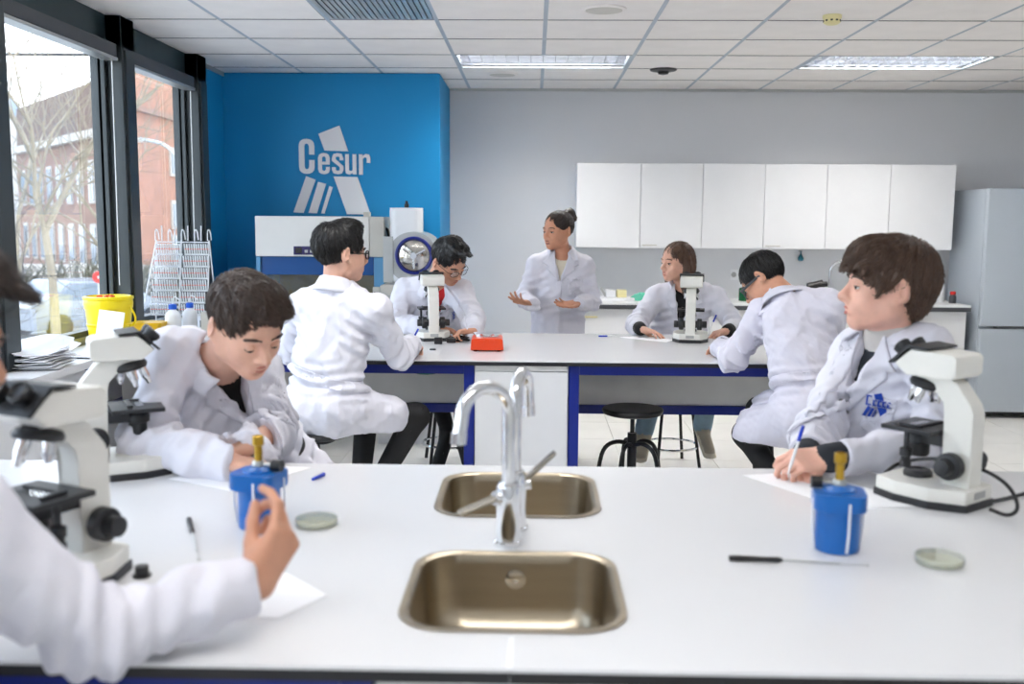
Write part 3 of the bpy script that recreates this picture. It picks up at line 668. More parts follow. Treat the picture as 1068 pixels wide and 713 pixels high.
burner((-.588, 2.085, ZT), R_(165), 'blue gas burner beside the raised hand at left')
burner((.625, 1.985, ZT), R_(-10), 'blue gas burner on the right of the foreground bench')
def petri(loc, label):
    t = thing('petri_dish', label, 'petri dish', loc, 0, 'petri dishes')
    MB().lathe([(0, 0), (.043, 0), (.044, .002), (.044, .013), (.0428, .013), (.0428, .002), (0, .0018)], n=32).build('dish', 'dish', t)
    MB().lathe([(0, .002), (.042, .002), (.042, .007), (0, .007)], n=32).build('agar', 'agar', t)
    MB().lathe([(.0462, .006), (.0466, .0155), (.045, .017), (0, .017), (0, .0158), (.0445, .0158), (.0455, .006)], n=32).build('lid', 'dish', t)
petri((-.468, 2.10, ZT), 'petri dish beside the left gas burner')
petri((.802, 1.905, ZT), 'petri dish beside the right gas burner')
def loop(loc, rz, label):
    t = thing('inoculating_loop', label, 'inoculating loop', loc, rz, 'inoculating loops')
    MB().lathe([(0, 0), (.0055, .001), (.0062, .02), (.005, .07), (.0058, .095), (.003, .104), (0, .105)], (0, 0, .006), 12, rotm(0, PI / 2)).build('handle', 'black', t)
    MB().tube([(.1, 0, .0062), (.215, 0, .003)], .0026, 6).build('rod', 'alu_light', t)
    MB().tube([(.213, 0, .0025), (.26, 0, .0015)] + [(.266 + .004 * math.cos(a), .004 * math.sin(a), .0015) for a in np.linspace(PI, 3 * PI, 9)], .001, 5).build('wire_loop', 'alu_light', t)
loop((.389, 1.902, ZT), R_(-4), 'inoculating loop with black handle left of the right gas burner')
loop((-.752, 2.11, ZT), R_(-67), 'inoculating loop with black handle left of the left gas burner')
tag(MB().lathe([(0, 0), (.017, 0), (.017, .004), (.012, .005), (.0125, .02), (.009, .021), (0, .019)], (-.723, 1.772, ZT), 18).build('eyepiece_cap', 'black'), 'small black rubber cap near the blurred microscope', 'cap')
def pen(loc, rz, label, m, tilt=0, L=.145):
    t = thing('pen', label, 'pen', loc, rz, 'pens'); t.rotation_euler = (0, tilt, rz)
    MB().lathe([(0, 0), (.0036, 0), (.004, .01), (.004, L - .03), (.0012, L), (0, L)], (0, 0, .0042), 10, rotm(0, PI / 2)).build('barrel', 'plastic_white', t)
    MB().lathe([(0, -.004), (.0046, -.003), (.0048, .045), (.0042, .048), (0, .048)], (0, 0, .0042), 10, rotm(0, PI / 2)).build('cap', m, t)
    return t
tag(MB().lathe([(0, 0), (.004, .001), (.0048, .04), (.0052, .056), (0, .058)], (-.557, 2.462, ZT + .0052), 10, rotm(0, PI / 2, R_(72))).build('loose_pen_top', 'blue_pen'), 'blue pen cap on the bench near the person writing', 'pen cap')
pen((.385, 5.74, ZT), R_(8), 'blue pen lying before the standing person on the back bench', 'blue_pen', 0, .1)
def sheet(poly, z, label, curl=.0):
    m = MB(); m.prism(poly, .0008, Matrix.Translation((0, 0, z)))
    return tag(m.build('paper_sheet', 'paper', None, 0), label, 'paper')
sheet([(-.93, 2.47), (-.735, 2.36), (-.59, 2.6), (-.79, 2.63)], ZT + .0003, 'sheet of paper under the hands of the person writing')
sheet([(-.66, 1.60), (-.42, 1.585), (-.36, 1.69), (-.46, 1.80), (-.64, 1.78)], ZT + .0003, 'sheet of paper under the forearm of the foreground person')
sheet([(.555, 2.575), (.735, 2.26), (.93, 2.31), (.75, 2.62)], ZT + .0003, 'sheet of paper before the person with head turned, foreground right')
sheet([(.50, 5.72), (.74, 5.5), (.80, 5.62), (.66, 5.82)], ZT + .0003, 'sheet of paper under the hand of the person in the black top')
sheet([(-.48, 5.60), (-.3, 5.58), (-.28, 5.8), (-.46, 5.82)], ZT + .0003, 'sheet of paper under the hands of the person in the red shirt')
# ---------------------------------------------------------------- left: window ledge and bench end
def stack(loc, n, label, seed):
    r = random.Random(seed); t = thing('paper_stack', label, 'paper stack', loc)
    z = 0
    for k in range(n):
        cz = .006 + r.uniform(0, .004); m = MB(); N = 10; w, l = r.uniform(.1, .12), r.uniform(.13, .16); ph = r.uniform(0, 6); am = .004 + .0016 * k
        g = {}
        for i in range(N + 1):
            for j in range(N + 1):
                u, v_ = i / N * 2 - 1, j / N * 2 - 1
                zz = z + cz * .5 + am * (math.sin(2.3 * u + ph) * math.cos(1.8 * v_ - ph) + 1) + (.045 * max(0, (v_ - .1)) ** 1.5 if k > n - 4 else 0)
                for s_ in (0, 1): g[i, j, s_] = m.bm.verts.new((u * w, v_ * l, zz + s_ * .003))
        for i in range(N):
            for j in range(N):
                m.bm.faces.new((g[i, j, 1], g[i + 1, j, 1], g[i + 1, j + 1, 1], g[i, j + 1, 1])); m.bm.faces.new((g[i, j, 0], g[i, j + 1, 0], g[i + 1, j + 1, 0], g[i + 1, j, 0]))
        for i in range(N):
            for a, b in (((i, 0), (i + 1, 0)), ((N, i), (N, i + 1)), ((i + 1, N), (i, N)), ((0, i + 1), (0, i))): m.bm.faces.new((g[a + (0,)], g[b + (0,)], g[b + (1,)], g[a + (1,)]))
        bmesh.ops.rotate(m.bm, cent=(0, 0, 0), matrix=Matrix.Rotation(r.uniform(-.25, .25), 3, 'Z'), verts=m.bm.verts)
        m.build('sheet_bundle', 'paper', t, 60); z += cz
stack((-2.235, 4.42, .862), 8, 'untidy stack of folded white paper on the window ledge', 2)
bk = thing('yellow_bucket', 'large yellow lidded waste bucket with a paper sheet against it', 'bucket', (-2.252, 5.22, ZT))
MB().lathe([(0, 0), (.095, 0), (.1, .006), (.118, .2), (.0, .2)], n=36).build('body', 'yellow', bk)
MB().lathe([(.121, .19), (.124, .215), (.121, .236), (.127, .24), (.127, .252), (.11, .256), (.105, .244), (0, .244)], n=36).build('lid', 'yellow', bk)
MB().lathe([(.1085, .095), (.113, .1), (.114, .108), (.1105, .112)], n=36).build('rib', 'yellow', bk)
MB().tube([(.124, -.02, .2), (.15, -.03, .16), (.155, -.03, .13), (.14, -.02, .105), (.115, -.01, .1)], .006, 8, 2).build('handle', 'yellow', bk)
rr_ = random.Random(9)
for k in range(6): MB().box((rr_.uniform(-.05, .05), rr_.uniform(-.05, .05), .252), (.03, .02, .016), .004, rotm(0, 0, rr_.uniform(0, 3))).build('lid_tab', 'orange', bk)
q = MB(); q.box((0, 0, .085), (.13, .0015, .2), .0, None); bmesh.ops.transform(q.bm, matrix=Matrix.Translation((-2.205, 5.07, ZT + .004)) @ rotm(-.17, .13, .1), verts=q.bm.verts)
tag(q.build('paper_notice', 'paper', None, 0), 'white paper sheet leaning on the yellow bucket', 'paper')
tb = thing('yellow_tub', 'small yellow plastic tub beside the yellow bucket', 'tub', (-2.17, 5.56, ZT))
MB().prism(rrect(0, 0, .085, .07, .02), .075, None, .006).build('body', 'yellow2', tb)
MB().prism(rrect(0, 0, .09, .075, .022), .014, Matrix.Translation((0, 0, .07)), .003).build('lid', 'yellow2', tb)
wc = tag(MB().bx(-2.385, -1.75, 5.92, 7.0, .83, .87, .004).build('window_counter', 'white_lam'), 'white counter under the far window carrying the drying rack', 'counter')
MB().bx(-2.385, -1.79, 5.95, 6.99, 0, .8295).build('counter_base', 'wall_white', wc)
# drying rack with tubes
rk = thing('drying_rack', 'white wire drying rack full of test tubes before the far window', 'drying rack', (-2.16, 6.12, ZT))
rk.scale = (.86, .8, 1)
MB().tube([(-.24, .06, 0), (-.2, .02, .52), (.19, .0, .52), (.24, -.02, 0)], .0055, 8).build('back_frame', 'plastic_white', rk)
MB().tube([(-.25, -.24, 0), (-.19, -.01, .53)], .006, 8).tube([(.03, -.25, 0), (-.01, -.01, .53)], .006, 8).tube([(.23, -.24, 0), (.19, -.01, .53)], .006, 8).build('front_frame', 'plastic_white', rk)
tubem = meshof(MB().lathe([(0, 0), (.005, .003), (.0065, .01), (.0065, .066), (.0078, .068), (.0078, .072), (.006, .072), (.006, .012), (0, .008)], n=8), 'thin_glass')
tubew = meshof(MB().lathe([(0, 0), (.005, .003), (.0058, .01), (.0058, .062), (0, .062)], n=8), 'clear_plastic')
redm = meshof(MB().box((0, 0, 0), (.011, .004, .006)), 'red_pale')
for r in range(6):
    z = .09 + r * .072; y = -.205 + (r * .072) * .42
    for h_ in range(2):
        x0 = -.175 + h_ * .205
        rl = MB().box((x0 + .085, y + .014, z - .004), (.19, .01, .012), .002).build('shelf_rail', 'clear_plastic', rk)
        MB().box((x0 + .085, y - .011, z + .03), (.18, .002, .006)).build('red_stripe', 'red_pale', rl)
        for k in range(11):
            inst('test_tube', tubew, rk, (x0 + k * .017, y, z), (.24, 0, random.uniform(-.05, .05)))
for k in range(9):
    x = -.2 + k * .047; mm = MB().tube([(x, 0, .53), (x + .004, -.012, .585), (x + .016, -.018, .60), (x + .026, -.012, .585), (x + .028, .0, .535)], .0045, 6, 1) if k % 2 == 0 else MB().tube([(x, 0, .53), (x + .012, -.03, .62)], .005, 6)
    mm.build('peg', 'plastic_white', rk)
def wash_bottle(loc, label, h=.13, r=.04):
    t = thing('wash_bottle', label, 'bottle', loc, 0, 'white bottles with blue caps')
    MB().lathe([(0, 0), (r * .95, 0), (r, .005), (r, h * .72), (r * .8, h * .88), (r * .42, h * .97), (r * .42, h)], n=24).build('body', 'plastic_white', t)
    MB().lathe([(r * .5, 0), (r * .52, .004), (r * .5, .026), (r * .3, .03), (0, .03)], (0, 0, h), 18).build('cap', 'blue_cap', t)
    MB().tube([(0, 0, h + .028), (0, 0, h + .06), (.02, -.01, h + .075), (.05, -.02, h + .05)], .0035, 6, 2).build('nozzle', 'plastic_white', t)
wash_bottle((-2.06, 5.63, ZT), 'white wash bottle with blue cap, nearest the yellow tub', .15, .045)
wash_bottle((-2.0, 5.74, ZT), 'white wash bottle with blue cap, just behind its twin', .15, .042)
gb = thing('grey_power_supply', 'small grey box with black socket behind the person writing', 'box', (-1.87, 5.72, ZT))
MB().box((0, 0, .065), (.1, .08, .13), .008).build('case', 'beige', gb); MB().box((-.052, -.02, .06), (.006, .03, .04), .001).build('socket', 'black', gb)
tag(MB().lathe([(0, 0), (.032, 0), (.034, .004), (.034, .11), (.026, .13), (.02, .133), (.02, .15), (0, .15)], (-1.73, 5.74, ZT), 20).build('plastic_jar', 'plastic_white'), 'plain white plastic jar right of the grey box', 'jar')
# ---------------------------------------------------------------- safety cabinet and steriliser before the blue wall
hd = thing('laminar_hood', 'large white and blue laminar flow cabinet before the blue wall', 'safety cabinet', (-1.53, 7.36, 0))
MB().bx(-.42, .45, -.26, .34, .0, .74, .01).build('stand', 'hood_white', hd)
MB().bx(-.45, .465, -.26, .34, .74, .80, .006).build('work_surface', 'steel', hd)
MB().bx(-.45, .44, .3, .34, .80, 1.55, .004).build('back_panel', 'olive', hd)
MB().bx(-.455, -.425, -.26, .3, .80, 1.27, .004).build('side_panel', 'hood_side', hd)
MB().bx(.39, .465, -.26, .3, .80, 1.27, .004).build('side_panel', 'hood_side', hd)
MB().bx(-.455, .36, -.27, .33, 1.272, 1.558, .008).build('upper_housing', 'hood_white', hd)
MB().bx(.361, .465, -.265, .33, 1.272, 1.556, .008).build('side_housing', 'beige', hd)
MB().bx(-.425, .385, -.24, -.2, 1.14, 1.27, .003).build('sash_panel', 'hood_blue', hd)
MB().bx(-.425, .385, -.225, -.219, .83, 1.14).build('sash_glass', 'thin_glass', hd)
MB().bx(-.425, .385, .28, .299, .80, 1.27).build('inner_back', 'olive', hd)
MB().box((.41, -.275, 1.0), (.05, .03, .12), .004).build('socket_box', 'beige', hd); MB().box((.41, -.292, 1.01), (.025, .006, .03), .001).build('socket', 'black', hd)
MB().bx(.31, .35, -.2, -.12, 1.556, 1.59).build('top_fitting', 'beige', hd)
lc = MB().bx(-.18, .10, -.276, -.268, 1.285, 1.345, .002).build('display', 'lcd', hd)
MB().bx(-.165, -.12, -.281, -.276, 1.295, 1.335, .001).build('display_button', 'black', lc)
for k in range(5): MB().bx(-.10 + k * .038, -.078 + k * .038, -.281, -.276, 1.30, 1.32, .001).build('display_button', 'grey_plastic', lc)
sb = tag(MB().bx(-1.06, -.60, 6.72, 7.6, 0, .80, .004).build('side_cabinet', 'white_lam'), 'low white cabinet carrying the steriliser', 'cabinet')
ac = thing('autoclave', 'steriliser with polished round door, blue ring and white tank', 'autoclave', (-.84, 7.15, .801))
MB().bx(-.21, .2, -.36, .3, 0, .29, .012).build('lower_case', 'beige', ac)
MB().bx(-.205, -.1, -.37, -.361, .12, .22, .002).build('control_plate', 'grey_plastic', ac)
MB().lathe([(0, 0), (.17, 0), (.178, .01), (.178, .5), (0, .5)], (.0, .28, .475), 36, rotm(PI / 2)).build('chamber', 'alu_light', ac)
MB().bx(-.205, -.135, -.232, -.2215, .3, .62, .003).build('side_plate', 'alu_light', ac)
d = MB().lathe([(0, 0), (.105, 0), (.115, .012), (.1, .024), (.05, .032), (0, .034)], (.012, -.225, .49), 36, rotm(PI / 2)).build('door', 'mirror_steel', ac)
MB().tube([(.012 + .122 * math.cos(2 * PI * k / 36), -.245, .49 + .122 * math.sin(2 * PI * k / 36)) for k in range(36)], .011, 10, closed=True).build('door_ring', 'navy', d)
for k in range(3): MB().cyl((.012, -.26, .49), (.012 + .09 * math.cos(.5 + k * 2.1), -.262, .49 + .09 * math.sin(.5 + k * 2.1)), .009, n=8).build('door_spoke', 'chrome', d)
MB().cyl((.012, -.255, .49), (.012, -.285, .49), .022, n=16).build('door_hub', 'chrome', d)
MB().prism(rrect(-.075, .05, .115, .09, .05), .53, Matrix.Translation((0, 0, .291)), .02).build('water_tank', 'plastic_white', ac)
MB().cyl((-.075, .05, .82), (-.075, .05, .85), .016, n=12).cyl((-.075, .05, .85), (-.075, .05, .87), .01, n=10).build('valve', 'black', ac)
tag(MB().tube([(-1.075, 7.2, 1.48), (-1.045, 7.2, 1.46), (-1.043, 7.18, 1.3), (-1.05, 7.15, 1.0), (-1.05, 7.12, .805)], .01, 8, 2).build('black_hose', 'black'), 'black hose hanging between the safety cabinet and steriliser', 'hose')
# ---------------------------------------------------------------- back wall: cabinets, counter, fridge
CX_ = [.35, .874, 1.381, 1.887, 2.392, 2.903, 3.428]
pos = ['leftmost white wall cabinet, behind the standing person', 'second white wall cabinet from the left, thin handle below', 'third white wall cabinet from the left', 'fourth white wall cabinet from the left, thin handle below', 'fifth white wall cabinet from the left', 'rightmost white wall cabinet, next to the fridge']
for k in range(6):
    a, b = CX_[k], CX_[k + 1]; c = thing('wall_cabinet', pos[k], 'cabinet', ((a + b) / 2, 8.45, 1.32), 0, 'white wall cabinets'); h = (b - a) / 2
    MB().bx(-h + .0005, h - .0005, -.16, .165, 0, .69, .001).build('body', 'white_lam', c)
    d = MB().bx(-h + .002, h - .002, -.18, -.162, .002, .688, .0015).build('door', 'white_lam', c)
    if k in (1, 3): MB().bx(-h + .02, -h + .14, -.186, -.1802, .02, .028, .001).build('handle', 'beige', d)
ct = tag(MB().bx(.36, 3.49, 7.98, 8.6, .846, .89, .003).build('back_worktop', 'white_lam'), 'white worktop with dark edge along the back wall', 'worktop')
MB().bx(.362, 3.488, 7.976, 7.9795, .838, .872).build('worktop_edge', 'dark_grey', ct)
edges = [.38, .9, 1.42, 1.94, 2.46, 2.98, 3.47]
for k in range(6):
    a, b = edges[k], edges[k + 1]; h = (b - a) / 2
    c = thing('base_cabinet', 'white base cabinet under the back worktop, %s from the left' % ['first', 'second', 'third', 'fourth', 'fifth', 'sixth'][k], 'cabinet', ((a + b) / 2, 8.3, 0), 0, 'white base cabinets')
    MB().bx(-h + .0005, h - .0005, -.27, .3, .08, .837, .001).build('body', 'white_lam', c); MB().bx(-h + .001, h - .001, -.22, .3, 0, .08).build('plinth', 'panel_grey', c)
    d = MB().bx(-h + .002, h - .002, -.288, -.271, .085, .832, .0015).build('door', 'white_lam', c)
    MB().box((-h + .09, -.296, .77), (.1, .014, .012), .003).build('handle', 'cream' if k == 0 else 'grey_plastic', d)
bs = tag(MB().bx(.352, 3.49, 8.602, 8.6185, .8905, 1.318, .001).build('splashback', 'wall_white'), 'pale splashback panel between worktop and wall cabinets', 'panel')
def socket(x, z, label):
    t = thing('wall_socket', label, 'socket', (x, 8.6, z))
    MB().box((0, -.004, 0), (.12, .008, .09), .003).build('plate', 'plastic_white', t)
    for q in (-.03, .03): MB().lathe([(0, 0), (.02, 0), (.022, .004), (.019, .005), (.017, .001), (0, .001)], (q, -.008, 0), 16, rotm(PI / 2)).build('outlet', 'grey_plastic', t)
socket(1.75, 1.09, 'pale double wall socket behind the bent person in goggles')
hk = thing('eye_wash_nozzle', 'small dark nozzle hanging on the splashback', 'nozzle', (2.28, 8.598, 1.24))
MB().lathe([(0, 0), (.022, .004), (.026, .025), (.016, .045), (.006, .06), (.006, .085), (0, .085)], (0, -.028, -.03), 14).build('head', 'teal', hk); MB().box((0, -.014, .055), (.02, .028, .012), .002).build('bracket', 'alu_light', hk)
ft = thing('counter_tap', 'slim chrome gooseneck tap on the back worktop', 'tap', (2.47, 8.36, .891), R_(70))
MB().lathe([(0, 0), (.024, 0), (.024, .01), (.018, .014), (.018, .06), (0, .06)], n=18).build('body', 'chrome', ft)
MB().tube([(0, 0, .05), (0, 0, .24), (0, -.02, .3), (0, -.08, .335), (0, -.14, .31), (0, -.155, .26)], .011, 12, 2).build('spout', 'chrome', ft)
MB().box((.03, 0, .045), (.05, .012, .01), .003).build('lever', 'chrome', ft)
def bottle(loc, label, prof, m, cap=None, capm='plastic_white', name='bottle'):
    t = thing(name, label, 'bottle', loc, 0, 'bottles on the back worktop'); MB().lathe(prof, n=18).build('body', m, t)
    zt = prof[-1][1]; r = max(.012, prof[-1][0])
    MB().lathe([(r * 1.15, 0), (r * 1.15, .022), (r * .8, .026), (0, .026)], (0, 0, zt), 14).build('cap', capm, t)
bottle((1.735, 8.25, .891), 'dark green bottle with a pale cap near the bent person in goggles', [(0, 0), (.034, 0), (.037, .004), (.037, .1), (.03, .108), (.012, .112), (.012, .17)], 'green_glass')
bottle((3.36, 8.3, .891), 'clear blue-tinted bottle beside the fridge', [(0, 0), (.036, 0), (.04, .005), (.04, .13), (.016, .17), (.014, .19)], 'clear_plastic', capm='blue_cap')
for k, (x, y, l) in enumerate([(3.27, 8.22, 'small dark red jar left of the clear bottle'), (3.43, 8.2, 'small dark red jar right of the clear bottle, red lid'), (3.3, 8.38, 'small dark red jar behind the clear bottle')]):
    bottle((x, y, .891), l, [(0, 0), (.026, 0), (.028, .004), (.028, .055), (.02, .065), (.02, .07)], 'dark_grey', capm='red', name='red_jar')
tb2 = thing('sample_tray', 'pale plastic tray of sample tubs on the back worktop by the standing person', 'tray', (.66, 8.24, .891))
MB().box((0, 0, .012), (.34, .2, .024), .006).build('tray', 'plastic_white', tb2)
for k, x in enumerate((-.02, .07)): MB().box((x, 0, .055), (.08, .1, .06), .008).build('sample_tub', 'cream' if k else 'clear_plastic', tb2)
MB().cyl((-.13, 0, .03), (-.17, 0, .15), .014, n=12).cyl((-.06, .02, .03), (-.1, .02, .1), .01, n=10).build('tube', 'alu_light', tb2)
q = MB(); N = 8
rc = random.Random(5); q.sphere((0, 0, 0), .05, 14, 10, (1.5, .8, .9))
for v_ in q.bm.verts:
    v_.co += Vector((rc.uniform(-.008, .008),) * 3); v_.co.z = max(v_.co.z, -.02) + .02; v_.co.x += v_.co.z * .6
o = tag(q.build('green_cloth', 'teal_cloth', None, 80), 'crumpled green cloth on the worktop beside the person in the black top', 'cloth'); o.location = (.86, 8.2, .891)
sc2 = thing('counter_microscope', 'dark instrument head behind the bent person in goggles on the worktop', 'instrument', (2.3, 8.2, .891))
MB().lathe([(0, 0), (.05, 0), (.05, .02), (.02, .03), (.02, .1), (0, .1)], n=16).build('stand', 'black', sc2)
MB().cyl((-.05, 0, .12), (.07, 0, .15), .035, n=18).cyl((.05, -.02, .145), (.1, -.02, .15), .022, n=14).build('head', 'black', sc2)
tag(MB().lathe([(0, 0), (.03, 0), (.036, .01), (.034, .05), (0, .06)], (2.62, 8.22, .891), 16).build('teal_pot', 'teal'), 'small teal pot by the slim counter tap', 'pot')
fg = thing('fridge', 'tall pale silver fridge freezer at the right', 'fridge', (3.83, 8.2, 0))
MB().bx(-.3, .3, -.26, .36, .03, 1.81, .008).build('cabinet', 'fridge', fg)
for x in (-.25, .25):
    for y in (-.2, .3): MB().cyl((x, y, 0), (x, y, .03), .02, n=12).build('foot', 'black', fg)
up = MB().bx(-.302, .302, -.325, -.265, .735, 1.812, .012).build('upper_door', 'fridge', fg)
dn = MB().bx(-.302, .302, -.325, -.265, .05, .715, .012).build('lower_door', 'fridge', fg)
MB().bx(-.18, .18, -.322, -.27, .716, .734, .002).build('handle_recess', 'dark_grey', fg)
MB().bx(-.29, .29, -.30, -.262, .028, .049).build('kick_strip', 'black', fg)
MB().bx(-.02, .07, -.3265, -.3252, 1.735, 1.748).build('badge', 'dark_grey', up)
from concurrent.futures import ThreadPoolExecutor
# ================================================================ PEOPLE: signed-distance bodies meshed by surface nets
V3 = lambda *a: np.array(a, float)
def nrm(v): v = np.asarray(v, float); return v / (np.linalg.norm(v) + 1e-12)
class Prim:
    __slots__ = ('f', 'k', 'op', 'tag', 'c', 'r')
    def __init__(s, f, c, r, k=.02, op='u', tag=0): s.f, s.c, s.r, s.k, s.op, s.tag = f, np.asarray(c, float), r, k, op, tag
def cone(a, b, ra, rb=None, k=.02, op='u', tag=0):
    a = np.asarray(a, float); b = np.asarray(b, float); rb = ra if rb is None else rb; ba = b - a; L2 = max(ba @ ba, 1e-9)
    def f(P):
        pa = P - a; t = np.clip((pa @ ba) / L2, 0, 1)
        q = pa - t[..., None] * ba
        return np.sqrt((q * q).sum(-1)) - (ra + (rb - ra) * t)
    return Prim(f, (a + b) / 2, math.sqrt(L2) / 2 + max(ra, rb), k, op, tag)
def econe(a, b, ra, rb, fd, s, k=.03, op='u', tag=0):
    # cone whose cross-section is flattened by s along direction fd
    a = np.asarray(a, float); b = np.asarray(b, float); fd = nrm(fd); ba = b - a
    ba_ = ba + (1 / s - 1) * (ba @ fd) * fd; L2 = max(ba_ @ ba_, 1e-9)
    def f(P):
        pa = P - a; pa = pa + ((1 / s - 1) * (pa @ fd))[..., None] * fd
        t = np.clip((pa @ ba_) / L2, 0, 1); q = pa - t[..., None] * ba_
        return (np.sqrt((q * q).sum(-1)) - (ra + (rb - ra) * t)) * (.5 + .5 * s)
    return Prim(f, (a + b) / 2, np.linalg.norm(ba) / 2 + max(ra, rb), k, op, tag)
def ellip(c, r, R=None, k=.02, op='u', tag=0):
    c = np.asarray(c, float); r = np.asarray(r, float); R = np.eye(3) if R is None else R
    def f(P):
        q = (P - c) @ R
        k0 = np.sqrt(((q / r) ** 2).sum(-1)); k1 = np.sqrt(((q / (r * r)) ** 2).sum(-1)) + 1e-9
        return k0 * (k0 - 1) / k1
    return Prim(f, c, r.max(), k, op, tag)
def plane(p, n, k=.01, op='i'):
    p = np.asarray(p, float); n = nrm(n)
    return Prim(lambda P: (P - p) @ n, p, 1e3, k, op, 0)
def field(prims, P, bc, bR, post=None):
    d = np.full(P.shape[:2], bR * 2 + .06)
    for p in prims:
        m = np.linalg.norm(bc - p.c, axis=1) - p.r < bR + .04 + p.k
        if not m.any(): continue
        e = p.f(P[m]); x = d[m]; k = p.k
        if p.op == 'u':
            h = np.maximum(k - np.abs(x - e), 0) / k; d[m] = np.minimum(x, e) - h * h * k * .25
        elif p.op == 's':
            e = -e; h = np.maximum(k - np.abs(x - e), 0) / k; d[m] = np.maximum(x, e) + h * h * k * .25
        else:
            h = np.maximum(k - np.abs(x - e), 0) / k; d[m] = np.maximum(x, e) + h * h * k * .25
    if post is not None: d = post(d, P)
    return d
def nets(prims, h, post=None, slack=.008, pre=None):
    U = [p for p in prims if p.op == 'u']
    lo = np.min([p.c - p.r for p in U], 0) - 3 * h - slack; hi = np.max([p.c + p.r for p in U], 0) + 3 * h + slack
    S = 8 * h; nb = np.ceil((hi - lo) / S).astype(int) + 1; bR = S * .87
    g = np.stack(np.meshgrid(*[np.arange(n) for n in nb], indexing='ij'), -1).reshape(-1, 3)
    C = lo + (g + .5) * S
    if pre is not None: kp = pre(C) < bR + slack; g = g[kp]; C = C[kp]
    if len(g) == 0: return np.zeros((0, 3)), np.zeros((0, 4), int)
    d0 = field(prims, C[:, None, :], C, bR, post)[:, 0]
    act = np.abs(d0) < bR + slack; g = g[act]; C = C[act]
    if len(g) == 0: return np.zeros((0, 3)), np.zeros((0, 4), int)
    lg = np.stack(np.meshgrid(*[np.arange(9)] * 3, indexing='ij'), -1).reshape(-1, 3)
    D = np.empty((len(g), 729))
    def job(i):
        j = slice(i, i + 250); P = lo + (g[j][:, None, :] * 8 + lg) * h
        D[j] = field(prims, P, C[j], bR, post)
    with ThreadPoolExecutor(4) as ex: list(ex.map(job, range(0, len(g), 250)))
    D = D.reshape(-1, 9, 9, 9); s = D < 0
    cnt = np.zeros((len(g), 8, 8, 8), int)
    for a in (0, 1):
        for b in (0, 1):
            for c in (0, 1): cnt += s[:, a:a + 8, b:b + 8, c:c + 8]
    B, i, j, k = np.nonzero((cnt > 0) & (cnt < 8))
    acc = np.zeros((len(B), 3)); num = np.zeros(len(B))
    for ax in range(3):
        o1, o2 = [x for x in range(3) if x != ax]
        for u in (0, 1):
            for v in (0, 1):
                of = [0, 0, 0]; of[o1] = u; of[o2] = v; of2 = list(of); of2[ax] = 1
                d1 = D[B, i + of[0], j + of[1], k + of[2]]; d2 = D[B, i + of2[0], j + of2[1], k + of2[2]]
                m = (d1 < 0) != (d2 < 0); t = np.where(m, d1 / np.where(m, d1 - d2, 1), 0)
                p = np.tile(np.array(of, float), (len(B), 1)); p[:, ax] += t
                acc[m] += p[m]; num[m] += 1
    G = g[B] * 8 + np.stack([i, j, k], -1)
    V = lo + (G + acc / num[:, None]) * h
    n = (nb + 1) * 8 + 2
    key = (G[:, 0] * n[1] + G[:, 1]) * n[2] + G[:, 2]; od = np.argsort(key); sk = key[od]
    F = []
    for ax in range(3):
        sl = [slice(0, 8)] * 3; sl2 = list(sl); sl2[ax] = slice(1, 9)
        a = s[(slice(None),) + tuple(sl)]; b = s[(slice(None),) + tuple(sl2)]
        B2, i2, j2, k2 = np.nonzero(a != b); inside = a[B2, i2, j2, k2]
        Q = g[B2] * 8 + np.stack([i2, j2, k2], -1); o1, o2 = (ax + 1) % 3, (ax + 2) % 3
        qs = []; ok = np.ones(len(Q), bool)
        for u, v in ((-1, -1), (0, -1), (0, 0), (-1, 0)):
            q = Q.copy(); q[:, o1] += u; q[:, o2] += v; kk = (q[:, 0] * n[1] + q[:, 1]) * n[2] + q[:, 2]
            ix = np.minimum(np.searchsorted(sk, kk), len(sk) - 1); ok &= sk[ix] == kk; qs.append(od[ix])
        qs = np.stack(qs, -1); qs[~inside] = qs[~inside][:, ::-1]; F.append(qs[ok])
    return V, np.concatenate(F)
def at_points(prims, P, post=None):
    out = np.empty(len(P))
    def job(i): out[i:i + 8000] = field(prims, P[i:i + 8000, None, :], P[i:i + 8000], 0., post)[:, 0]
    if len(P) <= 8000: job(0)
    else:
        with ThreadPoolExecutor(4) as ex: list(ex.map(job, range(0, len(P), 8000)))
    return out
def cluster(V, F, mask, c):
    # merge the vertices under mask into cells of size c, keeping one connected surface
    key = np.floor(V / c).astype(np.int64); kk = (key[:, 0] * 100003 + key[:, 1]) * 100003 + key[:, 2]
    kk = np.where(mask, kk, np.int64(4e18) + np.arange(len(V)))
    u, inv = np.unique(kk, return_inverse=True); inv = inv.ravel()
    W = np.zeros((len(u), 3)); np.add.at(W, inv, V); W /= np.bincount(inv)[:, None]
    return W, inv[F]
